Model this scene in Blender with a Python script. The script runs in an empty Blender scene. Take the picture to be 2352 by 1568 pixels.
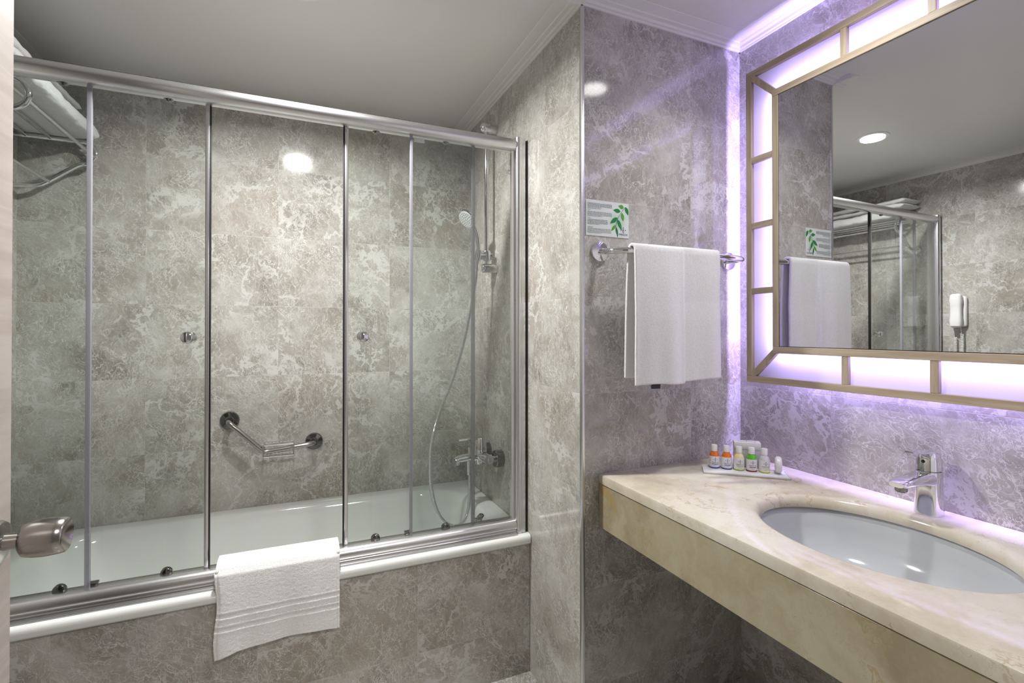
import bpy, bmesh, math, random
from mathutils import Vector, Matrix, noise
random.seed(7)
S = bpy.context.scene
COL = S.collection
PI = math.pi

# ------------------------------------------------------------------ camera, world, lights, exposure
cam_d = bpy.data.cameras.new('camera'); cam = bpy.data.objects.new('camera', cam_d); COL.objects.link(cam)
R_ = Vector((0.916509, -0.400013, -0.000116)); U_ = Vector((-0.002595, -0.006236, 0.999977)); F_ = Vector((0.400005, 0.916488, 0.006753))
m = Matrix.Identity(4)
for i in range(3):
    m[i][0] = R_[i]; m[i][1] = U_[i]; m[i][2] = -F_[i]
m.translation = Vector((0, 0, 1.267))
cam.matrix_world = m
cam_d.sensor_fit = 'HORIZONTAL'; cam_d.sensor_width = 36.0
cam_d.lens = 1142.1034 / 2352 * 36.0
cam_d.shift_y = -32.665 / 2352
cam_d.clip_start = 0.02; cam_d.clip_end = 50
S.camera = cam

W = bpy.data.worlds.new('hallway_light'); S.world = W; W.use_nodes = True
W.node_tree.nodes['Background'].inputs[0].default_value = (1.0, 0.95, 0.9, 1)
W.node_tree.nodes['Background'].inputs[1].default_value = 0.14
S.view_settings.view_transform = 'Standard'; S.view_settings.look = 'None'
S.view_settings.gamma = 1.0; S.view_settings.use_curve_mapping = False
S.view_settings.exposure = 0.1
S.cycles.max_bounces = 10; S.cycles.diffuse_bounces = 4; S.cycles.glossy_bounces = 5
S.cycles.use_adaptive_sampling = True; S.cycles.adaptive_threshold = 0.035
S.cycles.transparent_max_bounces = 24; S.cycles.transmission_bounces = 8
S.cycles.caustics_reflective = True; S.cycles.caustics_refractive = False
S.cycles.blur_glossy = 0.6; S.cycles.sample_clamp_indirect = 3.0
S.cycles.use_denoising = True

P_DOWN = (29.0, 3.5)          # watts of the tub and vanity downlights
C_DOWN = (1.0, 0.99, 0.965)
P_LED = 7.2                   # watts per metre of the mirror's strip
C_LED = (0.51, 0.40, 1.0)

# added fill light, unseen beyond the doorway, brightening tub front and towel
hl = bpy.data.lights.new('fill_panel', 'AREA'); hl.shape = 'SQUARE'; hl.size = 0.24; hl.energy = 24.0; hl.color = (1.0, 0.93, 0.86)
ho = bpy.data.objects.new('fill_panel', hl); COL.objects.link(ho); ho.location = (0.40, -0.45, 2.31)
ho.rotation_euler = (0, 0, 0)

# ------------------------------------------------------------------ key dimensions
XS, YS, XM, YT, YB, XL, YN = 0.806, 1.308, 1.465, 1.678, 2.406, -0.94, 0.14
ZT, ZK, ZC, ZCR = 0.511, 0.825, 2.286, 2.265

# ------------------------------------------------------------------ node helpers
def new_mat(name):
    mt = bpy.data.materials.new(name); mt.use_nodes = True
    nt = mt.node_tree; nt.nodes.clear()
    out = nt.nodes.new('ShaderNodeOutputMaterial')
    return mt, nt, out
class NT:
    def __init__(s, nt): s.nt = nt
    def n(s, t, **kw):
        nd = s.nt.nodes.new(t)
        for k, v in kw.items(): setattr(nd, k, v)
        return nd
    def set(s, sock, v):
        if hasattr(v, 'is_linked') or isinstance(v, bpy.types.NodeSocket): s.nt.links.new(v, sock)
        else: sock.default_value = v
    def math(s, op, a, b=0.0, c=None, clamp=False):
        nd = s.n('ShaderNodeMath', operation=op, use_clamp=clamp); s.set(nd.inputs[0], a); s.set(nd.inputs[1], b)
        if c is not None: s.set(nd.inputs[2], c)
        return nd.outputs[0]
    def vmath(s, op, a, b=(0, 0, 0), scale=None):
        nd = s.n('ShaderNodeVectorMath', operation=op); s.set(nd.inputs[0], a); s.set(nd.inputs[1], b)
        if scale is not None: s.set(nd.inputs[3], scale)
        return nd.outputs[0]
    def mix(s, f, a, b):
        nd = s.n('ShaderNodeMix', data_type='RGBA'); s.set(nd.inputs[0], f); s.set(nd.inputs[6], a); s.set(nd.inputs[7], b)
        return nd.outputs[2]
    def ramp(s, f, stops, interp='LINEAR'):
        nd = s.n('ShaderNodeValToRGB'); nd.color_ramp.interpolation = interp
        el = nd.color_ramp.elements
        el[0].position, el[0].color = stops[0][0], stops[0][1]
        el[1].position, el[1].color = stops[-1][0], stops[-1][1]
        for p, c in stops[1:-1]:
            e = el.new(p); e.color = c
        s.set(nd.inputs[0], f); return nd.outputs[0]
    def sstep(s, v, lo, hi):
        nd = s.n('ShaderNodeMapRange', interpolation_type='SMOOTHSTEP'); s.set(nd.inputs[0], v)
        s.set(nd.inputs[1], lo); s.set(nd.inputs[2], hi); return nd.outputs[0]
    def noise(s, v, scale, detail=3.0, rough=0.5, dist=0.0, col=False):
        nd = s.n('ShaderNodeTexNoise'); s.set(nd.inputs['Vector'], v); nd.inputs['Scale'].default_value = scale
        nd.inputs['Detail'].default_value = detail; nd.inputs['Roughness'].default_value = rough; nd.inputs['Distortion'].default_value = dist
        return nd.outputs[1 if col else 0]
    def vor(s, v, scale, feat='DISTANCE_TO_EDGE'):
        nd = s.n('ShaderNodeTexVoronoi', feature=feat); s.set(nd.inputs['Vector'], v); nd.inputs['Scale'].default_value = scale
        return nd.outputs[0]
def rgba(c): return (c[0], c[1], c[2], 1.0)

def principled(name, col, rough=0.5, metal=0.0, spec=0.5, coat=0.0, bump=None, ior=None):
    mt, nt, out = new_mat(name); t = NT(nt)
    b = t.n('ShaderNodeBsdfPrincipled'); b.inputs['Base Color'].default_value = rgba(col)
    b.inputs['Roughness'].default_value = rough; b.inputs['Metallic'].default_value = metal
    b.inputs['Specular IOR Level'].default_value = spec; b.inputs['Coat Weight'].default_value = coat
    # slight procedural unevenness so no surface is perfectly flat in tone
    g = t.n('ShaderNodeNewGeometry')
    nz = t.noise(g.outputs['Position'], 9.0, 3.0)
    nd = t.n('ShaderNodeMapRange'); t.set(nd.inputs[0], nz); nd.inputs[3].default_value = max(0.0, rough - (0.008 if metal else 0.03)); nd.inputs[4].default_value = rough + (0.008 if metal else 0.03)
    nt.links.new(nd.outputs[0], b.inputs['Roughness'])
    if bump:
        nb = t.noise(g.outputs['Position'], bump[0], 3.0, 0.6)
        bp = t.n('ShaderNodeBump'); bp.inputs['Strength'].default_value = bump[1]; bp.inputs['Distance'].default_value = bump[2]
        nt.links.new(nb, bp.inputs['Height']); nt.links.new(bp.outputs[0], b.inputs['Normal'])
    nt.links.new(b.outputs[0], out.inputs[0]); return mt

def marble_tile(name, axis, tw, th, ou, ov, seed=0.0, fib=0.5, tone=1.0):
    """grey-taupe emperador-style tile; axis = axis normal to the surface ('x','y','z')"""
    mt, nt, out = new_mat(name); t = NT(nt)
    g = t.n('ShaderNodeNewGeometry'); sp = t.n('ShaderNodeSeparateXYZ'); nt.links.new(g.outputs['Position'], sp.inputs[0])
    X, Y, Z = sp.outputs
    u, v = {'x': (Y, Z), 'y': (X, Z), 'z': (X, Y)}[axis]
    us = t.math('DIVIDE', t.math('SUBTRACT', u, ou), tw); vs = t.math('DIVIDE', t.math('SUBTRACT', v, ov), th)
    fu = t.math('FLOOR', us); fv = t.math('FLOOR', vs)
    cid = t.n('ShaderNodeCombineXYZ'); t.set(cid.inputs[0], fu); t.set(cid.inputs[1], fv); cid.inputs[2].default_value = seed
    wn = t.n('ShaderNodeTexWhiteNoise', noise_dimensions='3D'); nt.links.new(cid.outputs[0], wn.inputs[0])
    off = t.vmath('SCALE', wn.outputs[1], scale=9.0)
    p0 = t.n('ShaderNodeCombineXYZ'); t.set(p0.inputs[0], u); t.set(p0.inputs[1], v); p0.inputs[2].default_value = seed
    p = t.vmath('ADD', p0.outputs[0], off)
    # per tile rotation of the grain
    ang = t.math('MULTIPLY_ADD', wn.outputs[0], 0.7, fib)
    rot = t.n('ShaderNodeVectorRotate', rotation_type='Z_AXIS'); t.set(rot.inputs['Vector'], p); t.set(rot.inputs['Angle'], ang)
    pr = rot.outputs[0]
    w1 = t.vmath('SUBTRACT', t.noise(pr, 5.0, 4.0, 0.6, col=True), (0.5, 0.5, 0.5))
    w2 = t.vmath('SUBTRACT', t.noise(pr, 22.0, 4.0, 0.65, col=True), (0.5, 0.5, 0.5))
    pw = t.vmath('ADD', pr, t.vmath('SCALE', w1, scale=0.16)); pw2 = t.vmath('ADD', pw, t.vmath('SCALE', w2, scale=0.07))
    pw3 = t.vmath('ADD', pw, t.vmath('SCALE', w2, scale=0.026))
    st = t.vmath('MULTIPLY', pw3, (1.0, 0.36, 1.0))           # fibres stretched along the grain
    st2 = t.n('ShaderNodeVectorRotate', rotation_type='Z_AXIS'); t.set(st2.inputs['Vector'], pw3); st2.inputs['Angle'].default_value = 0.8
    st2 = t.vmath('MULTIPLY', st2.outputs[0], (1.0, 0.34, 1.0))
    mott = t.noise(pw, 6.0, 8.0, 0.66)
    mott2 = t.noise(pr, 2.2, 3.0, 0.55)
    dk = tuple(c * tone for c in (0.245, 0.225, 0.195)); md = tuple(c * tone for c in (0.365, 0.345, 0.308)); lt = tuple(c * tone for c in (0.48, 0.465, 0.43))
    base = t.ramp(mott, [(0.33, rgba(dk)), (0.49, rgba(md)), (0.66, rgba(lt))])
    fine = t.noise(t.vmath('MULTIPLY', st2, (1.0, 0.6, 1.0)), 95.0, 4.0, 0.7)
    base = t.mix(t.math('MULTIPLY', t.sstep(fine, 0.46, 0.66), 0.34), base, rgba(tuple(c * tone for c in (0.52, 0.51, 0.485))))
    brown = t.sstep(mott2, 0.54, 0.72)
    base = t.mix(t.math('MULTIPLY', brown, 0.5), base, rgba(tuple(c * tone for c in (0.285, 0.238, 0.185))))
    tv_ = t.math('MULTIPLY_ADD', wn.outputs[0], 0.14, 0.93); cv = t.n('ShaderNodeCombineXYZ')
    for q_ in range(3): t.set(cv.inputs[q_], tv_)
    base = t.vmath('MULTIPLY', base, cv.outputs[0])
    def ridge(v, scale, w, det=5.0, ro=0.62):
        return t.math('SUBTRACT', 1.0, t.sstep(t.math('ABSOLUTE', t.math('SUBTRACT', t.noise(v, scale, det, ro), 0.5)), w * 0.45, w))
    d1 = t.vor(st, 34.0); d2 = t.vor(t.vmath('ADD', st2, (3.1, 1.7, 0)), 58.0)
    br = t.sstep(t.noise(t.vmath('ADD', st, (6, 1, 4)), 24.0, 2.0), 0.40, 0.58)
    m1 = t.sstep(t.noise(p, 6.0, 3.0), 0.36, 0.64); m2 = t.sstep(t.noise(t.vmath('ADD', p, (5, 2, 1)), 8.0, 3.0), 0.32, 0.6)
    v1 = t.math('MULTIPLY', t.math('SUBTRACT', 1.0, t.sstep(d1, 0.0, 0.036)), t.math('MULTIPLY_ADD', m1, 0.85, 0.22))
    v2 = t.math('MULTIPLY', t.math('SUBTRACT', 1.0, t.sstep(d2, 0.0, 0.055)), t.math('MULTIPLY_ADD', m2, 0.8, 0.16))
    r1 = t.math('MULTIPLY', ridge(st2, 19.0, 0.0075, 4.0, 0.6), t.math('MULTIPLY_ADD', m2, 0.8, 0.2))
    r2 = t.math('MULTIPLY', ridge(t.vmath('ADD', st, (9, 4, 2)), 36.0, 0.012, 4.0, 0.6), t.math('MULTIPLY_ADD', m1, 0.85, 0.15))
    m3 = t.sstep(t.noise(t.vmath('ADD', p, (1, 8, 3)), 3.4, 2.0), 0.44, 0.56)
    v3 = t.math('MULTIPLY', ridge(t.vmath('ADD', pw, (2, 2, 7)), 3.6, 0.021, 7.0, 0.62), t.math('MULTIPLY', m3, 0.85))
    ln = t.vmath('MULTIPLY', t.vmath('ADD', pr, t.vmath('SCALE', w2, scale=0.03)), (1.0, 0.16, 1.0))
    v4 = t.math('MULTIPLY', ridge(t.vmath('ADD', ln, (4, 9, 1)), 18.0, 0.007, 3.0, 0.55), t.math('MULTIPLY_ADD', m3, 0.5, 0.35))
    v3 = t.math('MAXIMUM', v3, v4)
    v1 = t.math('MULTIPLY', v1, br); v2 = t.math('MULTIPLY', v2, t.math('SUBTRACT', 1.15, br))
    patch = t.math('MULTIPLY', t.sstep(t.noise(pw2, 9.0, 7.0, 0.68), 0.62, 0.65), 0.6)
    vein = t.math('MAXIMUM', t.math('MAXIMUM', t.math('MAXIMUM', v1, v2), t.math('MAXIMUM', v3, patch)), t.math('MAXIMUM', r1, r2))
    white = tuple(c * min(tone, 1.1) for c in (0.62, 0.62, 0.595))
    colr = t.mix(t.math('MULTIPLY', vein, 0.9), base, rgba(white))
    # grout
    du = t.math('MULTIPLY', t.math('PINGPONG', us, 0.5), tw); dv = t.math('MULTIPLY', t.math('PINGPONG', vs, 0.5), th)
    dg = t.math('MINIMUM', du, dv)
    gm = t.math('SUBTRACT', 1.0, t.sstep(dg, 0.0003, 0.0010))
    colr = t.mix(t.math('MULTIPLY', gm, 0.45), colr, rgba((0.5, 0.48, 0.43)))
    b = t.n('ShaderNodeBsdfPrincipled'); nt.links.new(colr, b.inputs['Base Color'])
    t.set(b.inputs['Roughness'], t.math('MULTIPLY_ADD', gm, 0.4, 0.09)); b.inputs['Specular IOR Level'].default_value = 0.55
    bp = t.n('ShaderNodeBump'); bp.inputs['Strength'].default_value = 0.35; bp.inputs['Distance'].default_value = 0.0008
    nt.links.new(t.math('SUBTRACT', t.math('MULTIPLY', t.noise(p0.outputs[0], 5.0, 1.0), 0.35), gm), bp.inputs['Height']); nt.links.new(bp.outputs[0], b.inputs['Normal'])
    nt.links.new(b.outputs[0], out.inputs[0]); return mt

def cream_marble(name, rough=0.12, c0=(0.47, 0.415, 0.315), c1=(0.575, 0.53, 0.435), c2=(0.64, 0.61, 0.535), amt=1.0):
    mt, nt, out = new_mat(name); t = NT(nt)
    g = t.n('ShaderNodeNewGeometry'); p = t.vmath('ADD', g.outputs['Position'], (3.2, 1.4, 0.3))
    w = t.vmath('SCALE', t.vmath('SUBTRACT', t.noise(p, 5.0, 5.0, 0.62, col=True), (0.5, 0.5, 0.5)), scale=0.28)
    pw = t.vmath('ADD', p, w)
    base = t.ramp(t.noise(pw, 4.5, 8.0, 0.64), [(0.34, rgba(c0)), (0.50, rgba(c1)), (0.64, rgba(c2))])
    def ridge(v, sc, wd, det=4.0): return t.math('SUBTRACT', 1.0, t.sstep(t.math('ABSOLUTE', t.math('SUBTRACT', t.noise(v, sc, det, 0.6), 0.5)), wd * 0.3, wd))
    tilt = t.n('ShaderNodeVectorRotate', rotation_type='X_AXIS'); t.set(tilt.inputs['Vector'], pw); tilt.inputs['Angle'].default_value = 0.6
    lv = t.vmath('MULTIPLY', tilt.outputs[0], (1.0, 1.0, 0.35))
    msk = t.sstep(t.noise(p, 3.6, 2.0), 0.47, 0.62)
    v = t.math('MULTIPLY', ridge(lv, 6.0, 0.011), msk)
    colr = t.mix(t.math('MULTIPLY', v, 0.6 * amt), base, rgba((0.33, 0.235, 0.09)))
    pt = t.math('MULTIPLY', t.sstep(t.noise(lv, 8.0, 6.0, 0.64), 0.60, 0.64), t.sstep(t.noise(t.vmath('ADD', p, (4, 4.35, 4)), 2.6, 1.0), 0.52, 0.60))
    colr = t.mix(t.math('MULTIPLY', pt, 0.6 * amt), colr, rgba((0.36, 0.26, 0.09)))
    v2 = t.math('MULTIPLY', ridge(t.vmath('ADD', pw, (7, 3, 1)), 22.0, 0.010, 3.0), t.sstep(t.noise(p, 9.0, 2.0), 0.52, 0.66))
    colr = t.mix(t.math('MULTIPLY', v2, 0.4 * amt), colr, rgba((0.30, 0.235, 0.14)))
    b = t.n('ShaderNodeBsdfPrincipled'); nt.links.new(colr, b.inputs['Base Color']); b.inputs['Roughness'].default_value = rough
    nt.links.new(b.outputs[0], out.inputs[0]); return mt

def glass_mat(name, tint, thin_refl=1.0):
    mt, nt, out = new_mat(name); t = NT(nt)
    fr = t.n('ShaderNodeFresnel'); gg = t.n('ShaderNodeNewGeometry')
    t.set(fr.inputs[0], t.math('MULTIPLY_ADD', gg.outputs['Backfacing'], 1 / 1.38 - 1.38, 1.38))
    tr = t.n('ShaderNodeBsdfTransparent'); tr.inputs[0].default_value = rgba(tint)
    gl = t.n('ShaderNodeBsdfGlossy'); gl.inputs['Roughness'].default_value = 0.0; gl.inputs[0].default_value = (1, 1, 1, 1)
    mx = t.n('ShaderNodeMixShader'); nt.links.new(t.math('MULTIPLY', fr.outputs[0], thin_refl), mx.inputs[0])
    nt.links.new(tr.outputs[0], mx.inputs[1]); nt.links.new(gl.outputs[0], mx.inputs[2]); nt.links.new(mx.outputs[0], out.inputs[0])
    return mt

def terry(name, col=(0.80, 0.80, 0.795)):
    mt, nt, out = new_mat(name); t = NT(nt)
    g = t.n('ShaderNodeNewGeometry'); P = g.outputs['Position']
    b = t.n('ShaderNodeBsdfPrincipled'); b.inputs['Roughness'].default_value = 0.95; b.inputs['Specular IOR Level'].default_value = 0.1
    b.inputs['Sheen Weight'].default_value = 0.25; b.inputs['Sheen Roughness'].default_value = 0.6
    n1 = t.noise(P, 420.0, 3.0, 0.75); n2 = t.vor(P, 560.0, 'F1')
    h = t.math('SUBTRACT', n1, t.math('MULTIPLY', n2, 0.6))
    colr = t.mix(t.sstep(h, -0.15, 0.45), rgba(tuple(c * 0.84 for c in col)), rgba(col)); nt.links.new(colr, b.inputs['Base Color'])
    bp = t.n('ShaderNodeBump'); bp.inputs['Strength'].default_value = 0.6; bp.inputs['Distance'].default_value = 0.0016
    nt.links.new(h, bp.inputs['Height']); nt.links.new(bp.outputs[0], b.inputs['Normal'])
    nt.links.new(b.outputs[0], out.inputs[0]); return mt

def wood(name, c1, c2, axis='z', scale=1.0):
    mt, nt, out = new_mat(name); t = NT(nt)
    g = t.n('ShaderNodeTexCoord')
    st = {'z': (60, 60, 4), 'y': (60, 4, 60)}[axis]
    p = t.vmath('MULTIPLY', g.outputs['Object'], tuple(s * scale for s in st))
    n1 = t.noise(p, 1.0, 4.0, 0.6, 0.4)
    colr = t.mix(t.sstep(n1, 0.35, 0.65), rgba(c1), rgba(c2))
    b = t.n('ShaderNodeBsdfPrincipled'); nt.links.new(colr, b.inputs['Base Color']); b.inputs['Roughness'].default_value = 0.45
    bp = t.n('ShaderNodeBump'); bp.inputs['Strength'].default_value = 0.2; bp.inputs['Distance'].default_value = 0.0005
    nt.links.new(n1, bp.inputs['Height']); nt.links.new(bp.outputs[0], b.inputs['Normal'])
    nt.links.new(b.outputs[0], out.inputs[0]); return mt

def emission(name, col, s):
    mt, nt, out = new_mat(name); t = NT(nt)
    e = t.n('ShaderNodeEmission'); e.inputs[0].default_value = rgba(col); e.inputs[1].default_value = s
    nt.links.new(e.outputs[0], out.inputs[0]); return mt

def acrylic(name):
    mt, nt, out = new_mat(name); t = NT(nt)
    d = t.n('ShaderNodeBsdfDiffuse'); d.inputs[0].default_value = (0.8, 0.8, 0.8, 1)
    tr = t.n('ShaderNodeBsdfTranslucent'); tr.inputs[0].default_value = (0.29, 0.29, 0.29, 1)
    mx = t.n('ShaderNodeMixShader'); mx.inputs[0].default_value = 0.6
    g = t.n('ShaderNodeNewGeometry'); nz = t.noise(g.outputs['Position'], 3.0, 1.0)
    nt.links.new(t.math('MULTIPLY_ADD', nz, 0.04, 0.58), mx.inputs[0])
    nt.links.new(d.outputs[0], mx.inputs[1]); nt.links.new(tr.outputs[0], mx.inputs[2]); nt.links.new(mx.outputs[0], out.inputs[0]); return mt

def dark_to_clear(name, col, amount):
    mt, nt, out = new_mat(name); t = NT(nt)
    tr = t.n('ShaderNodeBsdfTransparent'); tr.inputs[0].default_value = (0.92, 0.92, 0.93, 1)
    b = t.n('ShaderNodeBsdfPrincipled'); b.inputs['Base Color'].default_value = rgba(col); b.inputs['Roughness'].default_value = 0.2
    mx = t.n('ShaderNodeMixShader'); mx.inputs[0].default_value = amount
    nt.links.new(tr.outputs[0], mx.inputs[1]); nt.links.new(b.outputs[0], mx.inputs[2]); nt.links.new(mx.outputs[0], out.inputs[0]); return mt

M = {}
M['tile_back'] = marble_tile('marble_tile_back', 'y', 0.48, 0.30, -0.067, 1.373, 1.0, -0.95)
M['tile_side'] = marble_tile('marble_tile_side', 'x', 0.48, 0.30, 1.70, 1.373, 2.0, -0.5)
M['tile_towel'] = marble_tile('marble_tile_towel', 'y', 0.48, 0.30, 1.235, 1.373, 3.0, -0.9)
M['tile_mirror'] = marble_tile('marble_tile_mirror', 'x', 0.48, 0.30, 0.98, 1.073, 4.0, 0.4)
M['tile_left'] = marble_tile('marble_tile_left', 'x', 0.48, 0.30, 1.53, 1.373, 5.0, -0.6)
M['tile_front'] = marble_tile('marble_tile_front', 'y', 0.484, 0.30, -0.10, 0.173, 6.0, -1.2, 0.95)
M['tile_floor'] = marble_tile('marble_tile_floor', 'z', 0.45, 0.45, 0.2, 0.1, 7.0, 0.4, 0.9)
M['paint'] = principled('ceiling_paint', (0.72, 0.72, 0.70), 0.38, spec=0.4)
M['plaster'] = principled('white_moulding', (0.74, 0.74, 0.72), 0.4)
M['cream'] = cream_marble('cream_marble'); M['cream_shaded'] = cream_marble('cream_marble_shaded', 0.2, (0.29, 0.245, 0.15), (0.385, 0.34, 0.225), (0.44, 0.40, 0.29))  # apron marble colour darkened and yellowed to paint in its dimmer, warmer light
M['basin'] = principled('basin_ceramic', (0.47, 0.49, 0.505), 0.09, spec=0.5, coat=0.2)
M['ceramic'] = principled('white_ceramic', (0.76, 0.78, 0.76), 0.09, spec=0.6, coat=0.3)
M['alu'] = principled('satin_aluminium', (0.72, 0.72, 0.73), 0.27, metal=1.0)
M['chrome'] = principled('chrome', (0.78, 0.78, 0.80), 0.06, metal=1.0)
M['darkchrome'] = principled('dark_chrome', (0.24, 0.235, 0.23), 0.08, metal=1.0)
M['steel'] = principled('brushed_steel', (0.42, 0.405, 0.385), 0.2, metal=1.0)
M['mirror'] = principled('mirror_silver', (0.80, 0.81, 0.81), 0.04, metal=1.0)
M['mirror'].node_tree.nodes['Principled BSDF'].inputs['Roughness'].default_value = 0.0
for l in list(M['mirror'].node_tree.links):
    if l.to_socket.name == 'Roughness': M['mirror'].node_tree.links.remove(l)
M['black'] = principled('black_rubber', (0.012, 0.012, 0.012), 0.4)
M['glass'] = glass_mat('clear_glass', (0.955, 0.972, 0.962), 1.0)
M['seal'] = dark_to_clear('clear_seal_strip', (0.33, 0.33, 0.37), 0.62)
M['glassedge'] = principled('green_glass_edge', (0.10, 0.16, 0.14), 0.2)
M['terry'] = terry('white_terry')
M['terry_bright'] = terry('bright_white_terry', (0.90, 0.90, 0.895))
M['weave'] = principled('flat_white_weave', (0.84, 0.84, 0.83), 0.8, spec=0.2, bump=(500.0, 0.3, 0.0008))
M['wood_light'] = wood('light_oak_frame', (0.36, 0.29, 0.205), (0.47, 0.39, 0.29), 'z')
M['wood_light_y'] = wood('light_oak_frame_long', (0.36, 0.29, 0.205), (0.47, 0.39, 0.29), 'y')
M['door'] = wood('pale_door_veneer', (0.37, 0.325, 0.29), (0.44, 0.395, 0.36), 'y', 0.6)
M['acrylic'] = acrylic('opal_acrylic')
M['white_plastic'] = principled('white_plastic', (0.80, 0.80, 0.79), 0.3)
M['grey_plastic'] = principled('grey_white_plastic', (0.60, 0.60, 0.58), 0.3)
M['lamp'] = emission('lamp_diffuser', (1.0, 0.99, 0.96), 14.0)
M['navy'] = principled('navy_print', (0.02, 0.025, 0.14), 0.5)
M['ink'] = principled('grey_print', (0.16, 0.18, 0.2), 0.6)
M['paper'] = principled('white_label', (0.82, 0.81, 0.82), 0.5)
def liquid(name, c): return principled(name, c, 0.12, spec=0.6, coat=0.5)
M['orange'] = liquid('orange_liquid', (0.72, 0.17, 0.01)); M['yellowish'] = liquid('pale_yellow_liquid', (0.80, 0.72, 0.36))
M['green'] = liquid('green_liquid', (0.10, 0.48, 0.01)); M['clearish'] = liquid('clear_liquid', (0.62, 0.63, 0.66))
M['blue'] = principled('blue_print', (0.03, 0.06, 0.36), 0.4); M['lime'] = principled('lime_print', (0.45, 0.55, 0.04), 0.4)
M['maroon'] = principled('maroon_print', (0.22, 0.01, 0.05), 0.4); M['yellow'] = principled('yellow_print', (0.70, 0.68, 0.08), 0.4)

# ------------------------------------------------------------------ mesh helpers
class MB:
    def __init__(s): s.v = []; s.f = []; s.sm = []; s.mi = []
    def add(s, vs, fs, smooth=False, mi=0):
        o = len(s.v); s.v += [tuple(v) for v in vs]; s.f += [tuple(i + o for i in f) for f in fs]; s.sm += [smooth] * len(fs); s.mi += [mi] * len(fs); return s
    def box(s, x0, x1, y0, y1, z0, z1, bev=0.0, seg=2, mi=0):
        bm = bmesh.new(); bmesh.ops.create_cube(bm, size=1.0)
        for v in bm.verts: v.co = Vector(((x0 + x1) / 2 + v.co.x * (x1 - x0), (y0 + y1) / 2 + v.co.y * (y1 - y0), (z0 + z1) / 2 + v.co.z * (z1 - z0)))
        if bev > 0: bmesh.ops.bevel(bm, geom=bm.edges[:] , offset=bev, segments=seg, profile=0.5, affect='EDGES')
        bmesh.ops.recalc_face_normals(bm, faces=bm.faces[:])
        bm.verts.index_update(); s.add([v.co.copy() for v in bm.verts], [[v.index for v in f.verts] for f in bm.faces], bev > 0, mi); bm.free(); return s
    def tube(s, pts, r, n=16, caps=True, closed=False):
        pts = [Vector(p) for p in pts]; N = len(pts); rs = r if isinstance(r, (list, tuple)) else [r] * N
        T = []
        for i in range(N):
            a = pts[(i - 1) % N] if (closed or i > 0) else pts[0]; b = pts[(i + 1) % N] if (closed or i < N - 1) else pts[-1]
            T.append((b - a).normalized())
        nrm = T[0].orthogonal().normalized(); vs = []
        for i in range(N):
            if i > 0: nrm = (nrm - T[i] * nrm.dot(T[i])); nrm = nrm.normalized() if nrm.length > 1e-6 else T[i].orthogonal().normalized()
            bi = T[i].cross(nrm)
            for k in range(n):
                a = 2 * PI * k / n; vs.append(pts[i] + (nrm * math.cos(a) + bi * math.sin(a)) * rs[i])
        fs = []
        for i in range(N if closed else N - 1):
            j = (i + 1) % N
            for k in range(n):
                fs.append((i * n + k, i * n + (k + 1) % n, j * n + (k + 1) % n, j * n + k))
        if caps and not closed:
            fs.append(tuple(range(n - 1, -1, -1))); fs.append(tuple((N - 1) * n + k for k in range(n)))
        return s.add(vs, fs, True)
    def lathe(s, prof, origin, axis=(0, 0, 1), n=32, mi=0, sy=1.0):
        """prof: list of (radius, distance along axis)"""
        ax = Vector(axis).normalized(); u = ax.orthogonal().normalized(); 
        if abs(ax.z) > 0.99: u = Vector((1, 0, 0))
        w = ax.cross(u); o = Vector(origin); vs = []; fs = []
        for r, h in prof:
            r = max(r, 1e-5)
            for k in range(n):
                a = 2 * PI * k / n; vs.append(o + ax * h + u * (r * math.cos(a)) + w * (r * math.sin(a) * sy))
        for i in range(len(prof) - 1):
            for k in range(n): fs.append((i * n + k, i * n + (k + 1) % n, (i + 1) * n + (k + 1) % n, (i + 1) * n + k))
        fs.append(tuple(range(n - 1, -1, -1))); fs.append(tuple((len(prof) - 1) * n + k for k in range(n)))
        return s.add(vs, fs, True, mi)
    def extrude(s, prof, axis, a, b, smooth=False):
        """closed 2D profile extruded along axis from a to b; prof coords are the other two axes in order"""
        n = len(prof); vs = []
        for t in (a, b):
            for p, q in prof: vs.append({'x': (t, p, q), 'y': (p, t, q), 'z': (p, q, t)}[axis])
        fs = [(k, (k + 1) % n, n + (k + 1) % n, n + k) for k in range(n)] + [tuple(range(n - 1, -1, -1)), tuple(range(n, 2 * n))]
        return s.add(vs, fs, smooth)
    def sphere(s, c, r, n=20, sc=(1, 1, 1)):
        bm = bmesh.new(); bmesh.ops.create_uvsphere(bm, u_segments=n, v_segments=n // 2, radius=1)
        vs = [Vector((c[0] + v.co.x * r * sc[0], c[1] + v.co.y * r * sc[1], c[2] + v.co.z * r * sc[2])) for v in bm.verts]
        bm.verts.index_update(); s.add(vs, [[v.index for v in f.verts] for f in bm.faces], True); bm.free(); return s
    def xf(s, M4): s.v = [tuple(M4 @ Vector(v)) for v in s.v]; return s
    def build(s, name, mat, parent=None, autos=True, ang=35):
        me = bpy.data.meshes.new(name); me.from_pydata(s.v, [], s.f); 
        mats = mat if isinstance(mat, (list, tuple)) else [mat]
        for mm in mats: me.materials.append(mm)
        bm = bmesh.new(); bm.from_mesh(me); bmesh.ops.recalc_face_normals(bm, faces=bm.faces[:]); bm.to_mesh(me); bm.free()
        for p, sm, mi in zip(me.polygons, s.sm, s.mi): p.use_smooth = sm; p.material_index = mi
        if any(s.sm) and autos: me.set_sharp_from_angle(angle=math.radians(ang))
        me.update()
        o = bpy.data.objects.new(name, me); COL.objects.link(o)
        if parent is not None:
            o.parent = parent
            off = Vector(parent.get('_w', (0, 0, 0)))
            for v in me.vertices: v.co -= off
            o['_w'] = tuple(off)
        return o
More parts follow.
